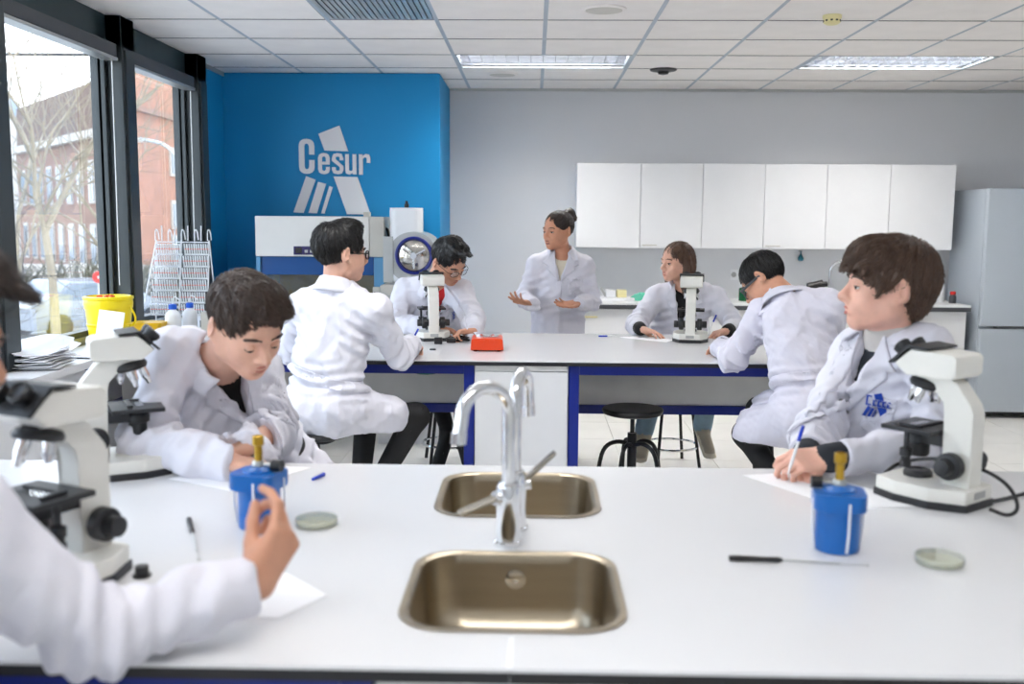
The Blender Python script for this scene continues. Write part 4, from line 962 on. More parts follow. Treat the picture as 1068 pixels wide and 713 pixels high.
def to_mesh(name, V, F, mats, mi=None):
    me = bpy.data.meshes.new(name)
    if len(F) and (np.any(F[:, 0] == F[:, 1]) or np.any(F[:, 1] == F[:, 2]) or np.any(F[:, 2] == F[:, 3]) or np.any(F[:, 3] == F[:, 0]) or np.any(F[:, 0] == F[:, 2]) or np.any(F[:, 1] == F[:, 3])):
        fs = []; keep = []
        for n_, f in enumerate(F.tolist()):
            r = []
            for x in f:
                if x not in r: r.append(x)
            if len(r) >= 3: fs.append(r); keep.append(n_)
        me.from_pydata(V.tolist(), [], fs)
        if mi is not None: mi = mi[keep]
    else:
        nf = len(F); me.vertices.add(len(V)); me.vertices.foreach_set('co', V.astype(np.float32).ravel())
        me.loops.add(nf * 4); me.loops.foreach_set('vertex_index', F.astype(np.int32).ravel())
        me.polygons.add(nf); me.polygons.foreach_set('loop_start', np.arange(0, nf * 4, 4, dtype=np.int32)); me.update(calc_edges=True)
    for m in mats: me.materials.append(M[m] if isinstance(m, str) else m)
    me.polygons.foreach_set('use_smooth', np.ones(len(me.polygons), bool))
    if mi is not None: me.polygons.foreach_set('material_index', mi.astype(np.int32))
    me.validate(); me.update(); return me
def wavy(P, seed, wl, amp, dirv=None, ridge=0.):
    r = np.random.RandomState(seed); out = 0
    for i in range(4):
        k1 = nrm(r.randn(3)) if dirv is None else nrm(np.asarray(dirv) + .45 * r.randn(3))
        k2 = nrm(r.randn(3)); w1 = 2 * PI / (wl * r.uniform(.7, 1.4)); w2 = 2 * PI / (wl * 2.3)
        ph = P @ (k1 * w1) + 1.3 * np.sin(P @ (k2 * w2) + r.uniform(0, 6)) + r.uniform(0, 6)
        out = out + (np.sin(ph) if not ridge else (1.27 - 2 * np.sqrt(np.sin(ph * .5) ** 2 + .01)))
    return out * amp / 4
def poly_sd(u, v, poly):
    # signed distance to a 2-d polygon
    p = np.asarray(poly, float); d = np.full(u.shape, 1e9); s = np.ones(u.shape)
    for i in range(len(p)):
        a = p[i]; b = p[i - 1]; ex, ey = b - a; wx = u - a[0]; wy = v - a[1]
        t = np.clip((wx * ex + wy * ey) / max(ex * ex + ey * ey, 1e-12), 0, 1)
        d = np.minimum(d, (wx - ex * t) ** 2 + (wy - ey * t) ** 2)
        c1 = v >= a[1]; c2 = v < b[1]; c3 = ex * wy > ey * wx
        s = np.where((c1 & c2 & c3) | (~c1 & ~c2 & ~c3), -s, s)
    return s * np.sqrt(d)
def frame(fwd, up=(0, 0, 1)):
    y = nrm(fwd); x = nrm(np.cross(y, nrm(up))); z = np.cross(x, y); return np.stack([x, y, z], 1)   # columns right, forward, up
def rot_axis(a, t):
    a = nrm(a); K = np.array([[0, -a[2], a[1]], [a[2], 0, -a[0]], [-a[1], a[0], 0]]); return np.eye(3) + math.sin(t) * K + (1 - math.cos(t)) * K @ K
# ---------------------------------------------------------------- head and hands
def head_prims(c, R, g=1.0, fem=False, mouth=0.):
    T = lambda p: c + R @ (np.asarray(p, float) * g)
    e = lambda p, r, k=.02, op='u', tag=0, rot=None: ellip(T(p), np.asarray(r) * g, R if rot is None else R @ rot, k * g, op, tag)
    cn = lambda a, b, ra, rb, k=.015, op='u', tag=0: cone(T(a), T(b), ra * g, rb * g, k * g, op, tag)
    jw = .019 if fem else .022
    L = [e((0, -.012, .028), (.075, .094, .088)), e((0, .03, -.026), (.06, .062, .077), .03), cn((0, .030, .048), (0, .030, .02), .05, .05, .03)]
    for s in (-1, 1):
        L += [cn((s * .048, .0, -.058), (s * .014, .063, -.094), jw, .0165, .03), e((s * .036, .056, -.034), (.024, .024, .026), .03), cn((s * .058, -.005, -.01), (s * .052, .012, -.055), .018, .018, .03)]
    L += [e((0, .07, -.094), (.019, .018, .017), .022)]
    L += [cn((-.033, .079, .016), (.033, .079, .016), .0105, .0105, .02)]
    for s in (-1, 1):
        L += [e((s * .0325, .101, -.005), (.019, .017, .0125), .012, 's'), e((s * .0325, .076, -.005), (.013, .011, .0125), .006)]
    L += [cn((0, .088, .008), (0, .111, -.028), .0068, .0098, .012), e((0, .111, -.034), (.0115, .0125, .0105), .008), cn((0, .086, -.034), (0, .1, -.036), .013, .012, .012)]
    for s in (-1, 1): L += [e((s * .0125, .0985, -.0395), (.0085, .0105, .008), .006), e((s * .0065, .106, -.047), (.0036, .005, .0035), .003, 's')]
    L += [e((0, .084, -.063), (.028, .013, .022), .02), e((0, .093, -.0685), (.019, .0055, .0105), .008)]
    L += [cn((-.021, .0965, -.0675 - mouth * .5), (.021, .0965, -.0675 - mouth * .5), .0016 + mouth * .4, .0016 + mouth * .4, .004, 's'), e((0, .094, -.083), (.016, .006, .004), .008, 's')]
    for s in (-1, 1):
        t = rot_axis((0, 0, 1), -s * .5) @ rot_axis((1, 0, 0), -.2)
        L += [e((s * .085, -.017, -.004), (.008, .0205, .033), .007, rot=t), e((s * .0945, -.009, -.002), (.0075, .012, .02), .005, 's', rot=t), e((s * .078, -.004, -.033), (.007, .009, .010), .008)]
    return L
def face_bits(root, loc, c, R, g, brow, iris, lids, skin, lipm, mouth=0., bs=1.):
    # eyeballs, eyelids, eyebrows and lips as child meshes, in the person's local frame
    M4 = Matrix.Translation(Vector(c - loc)) @ Matrix(R.tolist()).to_4x4() @ Matrix.Scale(g, 4)
    def fin(m, n, mt, par=root, m2=None):
        bmesh.ops.transform(m.bm, matrix=M4 @ m2 if m2 is not None else M4, verts=m.bm.verts); return m.build(n, mt, par, 80)
    for s in (-1, 1):
        m2 = Matrix.Translation((s * .0325, .0785, -.005)) @ rotm(0, 0, -s * .12)
        e = fin(MB().sphere((0, 0, 0), .0128, 16, 12), 'eye', 'eye_white', root, m2)
        fin(MB().sphere((0, .0092, -lids * .0055), .0074, 14, 10, (1, .55, 1)), 'iris', iris, e, m2)
        for nm, tl, sg in (('upper_eyelid', -.15 - .75 * lids if lids else .18, 1), ('lower_eyelid', -.5, -1)):
            q = MB().sphere((0, 0, 0), .0142, 20, 14); n_ = Vector((0, -math.sin(tl), math.cos(tl))) * sg
            bmesh.ops.bisect_plane(q.bm, geom=q.bm.verts[:] + q.bm.edges[:] + q.bm.faces[:], plane_co=(0, 0, 0), plane_no=n_, clear_inner=True)
            fin(q, nm, skin, e, m2)
        tl_ = -.15 - .75 * lids if lids else .18
        fin(MB().tube([(.0146 * math.sin(a), .0146 * math.cos(a) * math.cos(tl_), .0146 * math.cos(a) * math.sin(tl_)) for a in np.linspace(-1.25, 1.25, 9)], [.0005, .001, .0012, .0012, .0012, .0012, .0012, .001, .0005], 5), 'eyelash', 'lens_frame', e, m2)
        fin(MB().tube([(s * .013, .0965, .0165), (s * .027, .0975, .0225), (s * .041, .0905, .0225), (s * .053, .0775, .0155)], [.0022 * bs, .0042 * bs, .0040 * bs, .0016 * bs], 6, 1), 'eyebrow', brow)
    fin(MB().tube([(-.023, .0885, -.0668), (-.011, .0975, -.0618), (-.004, .1005, -.0598), (0, .0998, -.0612), (.004, .1005, -.0598), (.011, .0975, -.0618), (.023, .0885, -.0668)], [.001, .0028, .0036, .0033, .0036, .0028, .001], 8), 'upper_lip', lipm)
    fin(MB().tube([(-.022, .0885, -.0678 - mouth), (-.011, .0965, -.0728 - mouth), (0, .0985, -.0745 - mouth), (.011, .0965, -.0728 - mouth), (.022, .0885, -.0678 - mouth)], [.001, .0036, .0046, .0036, .001], 8), 'lower_lip', lipm)
def hand_prims(w, dirv, dorsal, side, curl=(.3, .35, .4, .45), thumb=(.7, .65, -.35), tb=.3, spread=.06, g=1.0, tag=0, extra=None):
    # w wrist, dirv toward knuckles, dorsal = back of hand; side +1: thumb toward +x of the (right = dir x dorsal) frame
    y = nrm(dirv); z = nrm(np.asarray(dorsal) - (np.asarray(dorsal) @ y) * y); x = np.cross(y, z); R = np.stack([x, y, z], 1)
    T = lambda p: np.asarray(w) + R @ (np.asarray(p, float) * g)
    L = []; xs = [.0285, .0095, -.0095, -.027]; ln = [(.044, .026, .021), (.048, .03, .023), (.044, .028, .022), (.034, .021, .019)]; kn = [.086, .09, .086, .078]
    for i in range(4):
        xx = side * xs[i]
        L.append(cone(T((xx * .55, .0, 0)), T((xx, kn[i], .002)), .0165 * g, .0115 * g, .014, tag=tag))
    L.append(ellip(T((side * .004, .045, -.004)), np.array((.034, .04, .0145)) * g, R, .012, tag=tag))
    cu = list(curl)
    for i in range(4):
        p = np.array((side * xs[i], kn[i], .002)); c = cu[i]; cs = c if hasattr(c, '__len__') else (c, c * 1.2, c * .8)
        a = 0; sp = side * spread * (1.5, .5, -.5, -1.5)[i]; r = (.0092, .0095, .009, .0078)[i]
        for j in range(3):
            a += cs[j]; dv = np.array((math.sin(sp) * math.cos(a), math.cos(sp) * math.cos(a), -math.sin(a))); q = p + dv * ln[i][j]
            L.append(cone(T(p), T(q), (r - .0006 * j) * g, (r - .0006 * (j + 1)) * g, .003 if j else .005, tag=tag)); p = q
    p = np.array((side * .018, .016, -.006)); dv = nrm((side * thumb[0], thumb[1], thumb[2]))
    for j, (l, ra, rb) in enumerate(((.044, .0155, .0125), (.034, .0118, .0102), (.028, .0102, .0082))):
        q = p + dv * l; L.append(cone(T(p), T(q), ra * g, rb * g, .012 if j == 0 else .004, tag=tag)); p = q
        dv = nrm(dv + np.array((-side * tb * .8, tb, -tb * .25)))
    return L
mat('coat', (222, 221, 230), .85, var=.015, scale=14, bump=.12, bscale=500)
mat('coat_lilac', (216, 214, 226), .85, var=.015, scale=14, bump=.12, bscale=500)
mat('skin_a', (222, 172, 148), .5, var=.05, scale=40, bump=.05, bscale=300, sub=.12)
mat('skin_b', (205, 150, 122), .5, var=.05, scale=40, bump=.05, bscale=300, sub=.12)
mat('skin_c', (232, 180, 158), .5, var=.06, scale=30, bump=.05, bscale=300, sub=.12)
mat('skin_d', (186, 126, 92), .5, var=.05, scale=40, bump=.05, bscale=300, sub=.1)
mat('skin_e', (204, 146, 116), .5, var=.05, scale=40, bump=.05, bscale=300, sub=.1)
mat('lips_d', (150, 84, 72), .45, var=.04, scale=60)
mat('lips_a', (192, 118, 104), .45, var=.04, scale=60)
mat('eye_white', (205, 200, 194), .2, var=0)
mat('iris_brown', (46, 30, 22), .15, var=0)
mat('hair_black', (22, 20, 20), .38, var=.3, scale=60, bump=.5, bscale=120, stretch=(1, 1, .25))
mat('hair_dark', (48, 36, 30), .45, var=.3, scale=60, bump=.5, bscale=120, stretch=(1, 1, .25))
mat('hair_fair', (92, 70, 57), .42, var=.35, scale=60, bump=.5, bscale=120, stretch=(1, 1, .25))
mat('hair_brown', (66, 50, 41), .45, var=.3, scale=60, bump=.5, bscale=120, stretch=(1, 1, .25))
mat('hair_chestnut', (88, 62, 46), .42, var=.3, scale=60, bump=.5, bscale=120, stretch=(1, 1, .25))
mat('shirt_black', (20, 20, 23), .8, var=.1, scale=30)
mat('shirt_red', (196, 28, 30), .8, var=.05)
mat('shirt_cream', (240, 232, 212), .8, var=.03)
mat('knit_white', (214, 208, 202), .9, var=.05, bump=.4, bscale=160)
mat('jacket_dark', (38, 42, 50), .85, var=.15, scale=40)
mat('pants_black', (20, 20, 22), .75, var=.12, scale=20, bump=.2, bscale=60)
mat('jeans', (146, 174, 192), .85, var=.1, scale=25, bump=.3, bscale=200)
mat('shoe_black', (22, 21, 22), .5)
mat('shoe_beige', (196, 186, 164), .7, var=.06, scale=20)
mat('logo_blue', (24, 70, 180), .6, var=0)
mat('lens_frame', (16, 16, 18), .25, var=0)
glassmat('lens', (.94, .96, .97), 1.2, .03)
glassmat('goggle', (.72, .80, .86), 1.2, .18)
class Person: pass
def person(S):
    J = {k: np.array(v, float) for k, v in S['J'].items()}
    loc = np.array(S['loc'], float); p = Person(); p.S = S; p.J = J; p.loc = loc
    g = S.get('g', 1.0); hb = S.get('h', .0045); hc = S.get('hc', .0074)
    root = thing('person', S['label'], 'person', tuple(loc), 0, 'people in white lab coats'); p.root = root
    up = nrm(J['neck'] - J['pelvis']); tf = np.array(S['tf'], float); tf = nrm(tf - (tf @ up) * up); tr = np.cross(tf, up); p.up, p.tf, p.tr = up, tf, tr
    TR = np.stack([tr, tf, up], 1); nk = J['neck']; p.nk = nk
    HR = frame(S['hf'], S.get('hu', (0, 0, 1))); hcn = J['head']; p.HR = HR; gh = S.get('gh', 1.0) ; p.gh = gh
    ch = J['chest']; pv = J['pelvis']
    lwr = {}
    # ---- body
    B = []
    B += [econe(pv - up * .02, pv + up * .12, .14 * g, .125 * g, tf, .74, .05, tag=3), econe(pv + up * .14, ch, .118 * g, .14 * g, tf, .66, .06, tag=2)]
    B += [cone(J['shR'] * .86 + nk * .14 - up * .012, J['shL'] * .86 + nk * .14 - up * .012, .052 * g, .052 * g, .06, tag=2)]
    hbz = hcn + HR @ np.array((0, -.022, -.055)) * gh
    nr = .05 if S.get('fem') else .056
    B += [cone(nk - up * .03, hbz, (nr + .006) * g, nr * g, .03, tag=0), cone(nk + tf * .022 - up * .01, hcn + HR @ np.array((0, -.006, -.07)) * gh, .036 * g, .034 * g, .03, tag=0)]
    if S.get('turtle'): B += [cone(nk - up * .02 + tf * .008, nk + (hbz - nk) * .62 + tf * .01, .068, .063, .008, tag=5)]
    for s in 'RL':
        sh, el, wr = J['sh' + s], J['el' + s], J['wr' + s]
        B += [cone(sh, el, .05 * g, .042 * g, .03, tag=2), cone(el, wr, .041 * g, .027 * g, .02, tag=S.get('sleeve_tag', 0))]
        if S.get('undercuff'): dv = nrm(wr - el); B += [cone(wr - dv * .075, wr - dv * .004, .040, .038, .004, tag=2)]
        hp, kn, an, to = J['hip' + s], J['kn' + s], J['an' + s], J['to' + s]
        B += [cone(hp, kn, .082 * g, .06 * g, .04, tag=3), cone(kn, an, .06 * g, S.get('hemr', .045) * g, .03, tag=3)]
        fd = nrm(to - an); hl = an - np.array((0, 0, 1.)) * .035 - fd * .03
        if S.get('ankle'): B += [cone(an, an - np.array((0, 0, 1.)) * .04, .034, .034, .008, tag=0)]
        B += [cone(hl, to, .037 * g, .034 * g, .02, tag=4), cone(an - np.array((0, 0, .02)), hl + fd * .05, .042 * g, .04 * g, .02, tag=4)]
        B += [econe(hl - np.array((0, 0, .026)), to + fd * .012 - np.array((0, 0, .024)), .044, .04, (0, 0, 1.), .3, .004, tag=6)]
    B += head_prims(hcn, HR, gh, S.get('fem', False), S.get('mouth', 0.))
    for s in 'RL':
        H = S['hand' + s]; B += hand_prims(J['wr' + s], H['d'], H['n'], H['side'], H.get('curl', (.3, .35, .4, .45)), H.get('thumb', (.7, .65, -.35)), H.get('tb', .3), H.get('spread', .06), H.get('g', S.get('hg', .95)))
    # ---- coat
    C = []
    wd, cdp = S.get('wide', 1.0), S.get('deep', .74)
    C += [econe(pv + up * .02, pv + (ch - pv) * .55, .155 * wd * g, .158 * wd * g, tf, cdp, .05), econe(pv + (ch - pv) * .5, ch + up * .01, .16 * wd * g, .172 * wd * g, tf, cdp * .97, .06)]
    C += [cone(J['shR'] * .9 + nk * .1 - up * .01, J['shL'] * .9 + nk * .1 - up * .01, .067 * g, .067 * g, .06)]
    for s in 'RL':
        sh, el, wr = J['sh' + s], J['el' + s], J['wr' + s]; se = wr - nrm(wr - el) * S.get('cuff', -.018); lwr[s] = se
        C += [cone(nk - up * .015, sh + up * .012, .056 * g, .056 * g, .05), cone(sh, el, .073 * g, .06 * g, .035), cone(el, el + (se - el) * .6, .059 * g, .051 * g, .03), cone(el + (se - el) * .55, se, .051 * g, .046 * g, .03)]
        hp, kn = J['hip' + s], J['kn' + s]
        if S.get('stand'): pass
        else:
            q = S.get('skirt', .62); C += [cone(hp + up * .02, hp + (kn - hp) * q, .112 * g, .105 * g, .06)]
    if S.get('stand'): C += [econe(pv + up * .05, pv - up * .38, .178 * g, .21 * g, tf, .78, .05)]
    else: C += [ellip(pv - up * .0, np.array((.175, .17, .13)) * g, TR, .06)]
    extra = S.get('coat_extra')
    if extra: C += [cone(a, b, ra, rb, k) for a, b, ra, rb, k in extra]
    for pt, n in S.get('cuts', []): C += [plane(pt, n, .012)]
    for s in 'RL': C += [Prim((lambda P, a=lwr[s], d=nrm(J['wr' + s] - J['el' + s]): np.where(np.linalg.norm(P - a, axis=-1) < .075, -((P - a) @ d), .05)), lwr[s], .09, .004, 's')]
    # neck opening and V
    C += [cone(nk + up * .005, hbz + up * .02, .064 * g, .07 * g, .012, 's')]
    vb = S.get('vb', .2); vw = S.get('vw', .055)
    vpoly = [(-vw, .06), (vw, .06), (vw * .85, -.02), (S.get('vx', 0), -vb), (-vw * .85, -.02)]
    def vf(P): q = (P - nk) @ TR; return np.maximum(poly_sd(q[..., 0], q[..., 2], vpoly), .02 - q[..., 1])
    if vb > 0: C += [Prim(vf, nk + tf * .1 - up * .08, .3, .006, 's')]
    seed = S.get('seed', 1); amp = S.get('amp', 1.0)
    el_list = [(J['el' + s], nrm(J['wr' + s] - J['el' + s]), nrm(J['sh' + s] - J['el' + s])) for s in 'RL']
    ax_ = [(J['sh' + s] - up * .09 + (ch - J['sh' + s]) * .25) for s in 'RL']
    def post(d, P):
        near = np.abs(d) < .05
        if not near.any(): return d
        Q = P[near]; w = wavy(Q, seed, .16, .010 * amp, (tr * .8 + up * .45), 1) + wavy(Q, seed + 5, .075, .0065 * amp, (tr + .5 * up), 1) + wavy(Q, seed + 9, .035, .0016 * amp)
        for e, a, b in el_list:
            r = Q - e; rr = (r * r).sum(-1); bis = nrm(a - b); t = r @ bis
            perp = r @ nrm(a + b)
            w = w + amp * np.exp(-rr / .012) * .0085 * np.sin(t * 2 * PI / .042 + 2.2 * np.sin(perp * 22) + seed) + amp * np.exp(-rr / .03) * .004 * np.sin(t * 2 * PI / .07 + 3 * np.sin((Q @ tr) * 18) + 1)
        for a in ax_:
            r = Q - a; rr = (r * r).sum(-1); w = w + amp * np.exp(-rr / .012) * .007 * np.sin((r @ nrm(up + .5 * tr)) * 2 * PI / .05 + seed)
        bl = J['pelvis'] + up * .14; r = (Q - bl) @ up
        w = w + amp * np.exp(-(r / .07) ** 2) * .006 * np.sin(r * 2 * PI / .05 + 3.0 * np.sin((Q @ tr) * 14 + seed))
        d = d.copy(); d[near] -= w; return d
    p.C, p.post, p.TR = C, post, TR
    V, F = nets(C, hc, post, .02)
    coat = link('lab_coat', to_mesh('lab_coat', V - loc, F, [S.get('coat', 'coat')]), root); coat['label'] = 'white cotton lab coat'; p.coat = coat
    # body mesh, coarse where the coat hides it
    V, F = nets(B, hb, None, .004)
    hid = at_points(C, V, post) < -.006
    V, F = cluster(V, F, hid, .022)
    far = np.linalg.norm(V - hcn, axis=1) > .24
    for s in 'RL': far &= np.linalg.norm(V - J['wr' + s], axis=1) > .24
    V, F = cluster(V, F, far, .0095)
    bad = (F[:, 0] == F[:, 1]) & (F[:, 2] == F[:, 3]) | (F[:, 0] == F[:, 3]) & (F[:, 1] == F[:, 2]); F = F[~bad]
    F = F[np.array([True] * len(F)) & ~((F == F[:, :1]).all(1))]
    fc = V[F].mean(1); tags = sorted({b.tag for b in B}); dd = np.stack([at_points([b for b in B if b.tag == t and b.op == 'u'], fc) for t in tags], -1)
    mi = np.array(tags)[dd.argmin(-1)]
    mats = [S['skin'], S.get('lips', 'lips_a'), S.get('shirt', 'shirt_black'), S.get('pants', 'pants_black'), S.get('shoe', 'shoe_black'), S.get('turtle') or 'knit_white', S.get('sole', 'shoe_black')]
    body = link('body', to_mesh('body', V - loc, F, mats, mi), root); p.body = body
    face_bits(root, loc, hcn, HR, gh, S['hair_m'], 'iris_brown', S.get('lids', 0), S['skin'], S.get('lips', 'lips_a'), S.get('mouth', 0.), .72 if S.get('fem') else 1.)
    # collar
    if S.get('collar', True):
        m = MB(); n = 28; rows = []
        phi0 = S.get('phi', 2.35); lean = nrm(hbz - nk)
        prof = [(.063, -.02), (.063, .025), (.064, .05), (.068, .056), (.075, .052), (.086, .03), (.098, .004), (.106, -.012)]
        for i in range(n + 1):
            ph = -phi0 + 2 * phi0 * i / n; fr = (1 - math.cos(ph)) / 2; row = []
            for r, z in prof:
                rr = r * (1 + .1 * fr) * g; zz = z * (1 - .1 * fr) - .055 * fr ** 1.6
                x = math.sin(ph) * rr * 1.06; y = -math.cos(ph) * rr + .012
                q = nk + tr * x + tf * y + up * zz + (lean - up) * max(0, z) - loc
                row.append(m.bm.verts.new(q))
            rows.append(row)
        for a, b in zip(rows, rows[1:]):
            for k in range(len(prof) - 1): m.bm.faces.new((a[k], b[k], b[k + 1], a[k + 1]))
        co = m.build('collar', S.get('coat', 'coat'), root, 70); md = co.modifiers.new('t', 'SOLIDIFY'); md.thickness = .004; md.offset = 0
    def shell(name, region, m, off=.003, th=.004, h=None, parent=coat):
        def post2(d, P): return np.maximum(np.abs(post(d, P) - off) - th, region((P - nk) @ TR))
        V, F = nets(C, h or min(hc, .0052), post2, .012, lambda Q: region((Q - nk) @ TR))
        if len(F) == 0: return None
        return link(name, to_mesh(name, V - loc, F, [m]), parent)
    p.shell = shell
    cm_ = S.get('coat', 'coat')
    if S.get('front', True) and vb > 0:
        vx = S.get('vx', 0)
        for s in (-1, 1):
            lp_ = [(s * vw * .9, .02), (s * .118, -.07), (s * .085, -.085), (s * .092, -.10), (vx + s * .004, -vb - .012), (s * vw * .82, -.025)]
            shell('lapel', lambda q, a=lp_: np.maximum(poly_sd(q[..., 0], q[..., 2], a), .0 - q[..., 1]), cm_, .004, .005)
        shell('placket', lambda q: np.maximum(np.maximum(np.abs(q[..., 0] - vx) - .018, np.abs(q[..., 2] + vb + .18) - .17), -q[..., 1]), cm_, .001, .004)
        pk = [(-.135, -.15), (-.045, -.15), (-.05, -.265), (-.09, -.275), (-.13, -.265)]
        shell('chest_pocket', lambda q: np.maximum(poly_sd(q[..., 0], q[..., 2], pk), np.maximum(.02 - q[..., 1], q[..., 1] - .165)), cm_, .002, .0035)
    if S.get('belt'):
        b0 = S['belt']; shell('back_belt', lambda q: np.maximum(np.abs(q[..., 2] + b0 + .02 * np.sin(q[..., 0] * 9)) - .023, q[..., 1] - .06), cm_, .003, .005)
    if S.get('logo'):
        lu, lv, lsz = S['logo']; o = nk + tr * lu + up * lv + tf * .3; ts = np.linspace(0, .35, 176); pts = o[None] - ts[:, None] * tf[None]
        dv = at_points(C, pts, post); i = np.argmax(dv < 0); q = pts[i]; e = .015
        gr = np.array([at_points(C, (q + e * a)[None], post)[0] - at_points(C, (q - e * a)[None], post)[0] for a in np.eye(3)]); n_ = nrm(gr)
        Rl = np.stack([nrm(np.cross(up, n_)), nrm(up - (up @ n_) * n_), n_], 1); M4 = Matrix.Translation(Vector(q + n_ * .0075 - loc)) @ Matrix(Rl.tolist()).to_4x4()
        lg_ = link('coat_logo', None, coat); lg_['label'] = 'blue printed emblem on the coat'
        sc = lsz / 600.
        def lpz(nm, poly): MB().prism([((u - 310) * sc, (370 - v) * sc) for u, v in poly], .0012, M4).build(nm, 'logo_blue', lg_, 0)
        lpz('emblem_block', [(219, 128), (360, 72), (417, 245), (258, 240)]); lpz('emblem_block', [(316, 415), (477, 418), (563, 673), (404, 671)])
        lpz('emblem_bar', [(132, 414), (195, 438), (110, 664), (42, 661)]); lpz('emblem_bar', [(212, 452), (265, 466), (200, 666), (144, 664)]); lpz('emblem_bar', [(287, 480), (310, 488), (251, 668), (229, 666)])
        for a, b, t in ((86, 190, 163), (214, 292, 258), (306, 384, 258), (396, 471, 262), (487, 564, 262)): lpz('emblem_letter', [(a, t), (b, t), (b, t + 30), (a + 36, t + 30), (a + 36, 366), (b, 366), (b, 398), (a, 398)])
    hair(p)
    if S.get('glasses'): glasses(p, S['glasses'])
    return p
def strands(V, N_, comb, count, L, wd, seed, lift=.0025, jit=.1, dist=None):
    # short tapered locks lying on the hair surface along the combing direction
    r = np.random.RandomState(seed); idx = r.choice(len(V), count, replace=len(V) < count); P = V[idx]; Nn = N_[idx]
    vs = []; t = comb(P); t = t + r.randn(*t.shape) * jit; t -= (t * Nn).sum(1)[:, None] * Nn; t /= np.linalg.norm(t, axis=1)[:, None] + 1e-9
    b = np.cross(Nn, t); ln = L * r.uniform(.6, 1.3, count); rings = []
    if dist is not None:
        for _ in range(3): ln = np.where(dist(P + t * ln[:, None] - Nn * (ln * ln / .22)[:, None]) > .003, ln * .55, ln)
    for k, (f, w, z) in enumerate(((0, .45, -.4), (.33, 1., .55), (.7, .75, .75), (1., .08, .55))):
        s = ln * f; c = P + t * s[:, None] + Nn * (lift * z * 1.6 - s * s / .22)[:, None] + b * (np.sin(f * 2 + idx) * .002)[:, None]
        w_ = (wd * w)
        rings += [c - b * w_, c + Nn * w_ * .7, c + b * w_]
    A = np.stack(rings, 1).reshape(-1, 3); F = []
    base = np.arange(count)[:, None] * 12
    for k in range(3):
        a = base + k * 3; F += [np.concatenate([a, a + 1, a + 4, a + 3], 1), np.concatenate([a + 1, a + 2, a + 5, a + 4], 1), np.concatenate([a + 2, a, a + 3, a + 5], 1)]
    return A, np.concatenate(F)
def hair(p):
    S = p.S; st = S['hair']; c, R, g = p.J['head'], p.HR, p.gh; T = lambda q: c + R @ (np.asarray(q, float) * g)
    e = lambda q, r, k=.02, op='u': ellip(T(q), np.asarray(r) * g, R, k * g, op)
    cn = lambda a, b, ra, rb, k=.012, op='u': cone(T(a), T(b), ra * g, rb * g, k * g, op)
    pl = lambda q, n, k=.012: plane(T(q), R @ nrm(n), k)
    L = []; comb = st.get('comb', (0, .9, -.5))
    vol = st.get('vol', 1.0)
    L += [e((0, -.016, .036), (.083 * vol, .102 * vol, .091 * vol))]
    for a in st.get('add', []): L.append(e(*a) if len(a) < 4 else cn(*a))
    L += [e(*a, .004, 's') for a in st.get('sub', [((0, .098, -.045), (.075, .062, .10)), ((.075, .03, -.06), (.03, .05, .07)), ((-.075, .03, -.06), (.03, .05, .07))])]
    if st.get('ears', True): L += [e((s * .088, -.012, -.012), (.024, .026, .037), .004, 's') for s in (-1, 1)]
    L += [pl(*a) for a in st.get('cut', [((0, -.05, -.062), (0, .35, -1))])]
    for a in st.get('post_add', []): L.append(cn(*a))
    fr = st.get('freq', 44); am = st.get('amp', .0028); sd = st.get('seed', 3)
    def post(d, P):
        near = np.abs(d) < .03
        if not near.any(): return d
        q = ((P[near] - c) @ R) / g
        az = np.arctan2(q[..., 0], q[..., 1] + .05); el = np.arctan2(q[..., 2] - .0, np.hypot(q[..., 0], q[..., 1] + .03))
        w = am * (np.sin(az * fr * .5 + 2.5 * np.sin(el * 3 + sd)) * .6 + np.sin(az * fr * 1.3 + 1.5 * np.sin(el * 5 + sd * 2)) * .4) * np.cos(np.clip(el, -1.4, 1.4)) ** .5
        w = w + wavy(q, sd, .05, am * .9)
        d = d.copy(); d[near] -= w * g; return d
    V, F = nets(L, S.get('hh', .004), post, .01)
    # vertex normals
    fn = np.cross(V[F[:, 2]] - V[F[:, 0]], V[F[:, 3]] - V[F[:, 1]]); N_ = np.zeros_like(V)
    for k in range(4): np.add.at(N_, F[:, k], fn)
    N_ /= np.linalg.norm(N_, axis=1)[:, None] + 1e-12
    o = link('hair', to_mesh('hair', V - p.loc, F, [S['hair_m']]), p.root); o['label'] = st.get('label', 'short dark hair')
    cb = comb if callable(comb) else (lambda q: np.tile(np.asarray(comb, float), (len(q), 1)))
    def cw(P): return (cb(((P - c) @ R) / g)) @ R.T
    n = int(st.get('n', 1200) * 2.2)
    A, Fs = strands(V, N_, cw, n, st.get('L', .045) * g, st.get('w', .0028) * .5 * g, sd, st.get('lift', .0025), st.get('jit', .07), lambda q: at_points(L, q))
    o2 = link('hair_locks', to_mesh('hair_locks', A - p.loc, Fs, [S['hair_m']]), p.root); o2['kind'] = 'stuff'
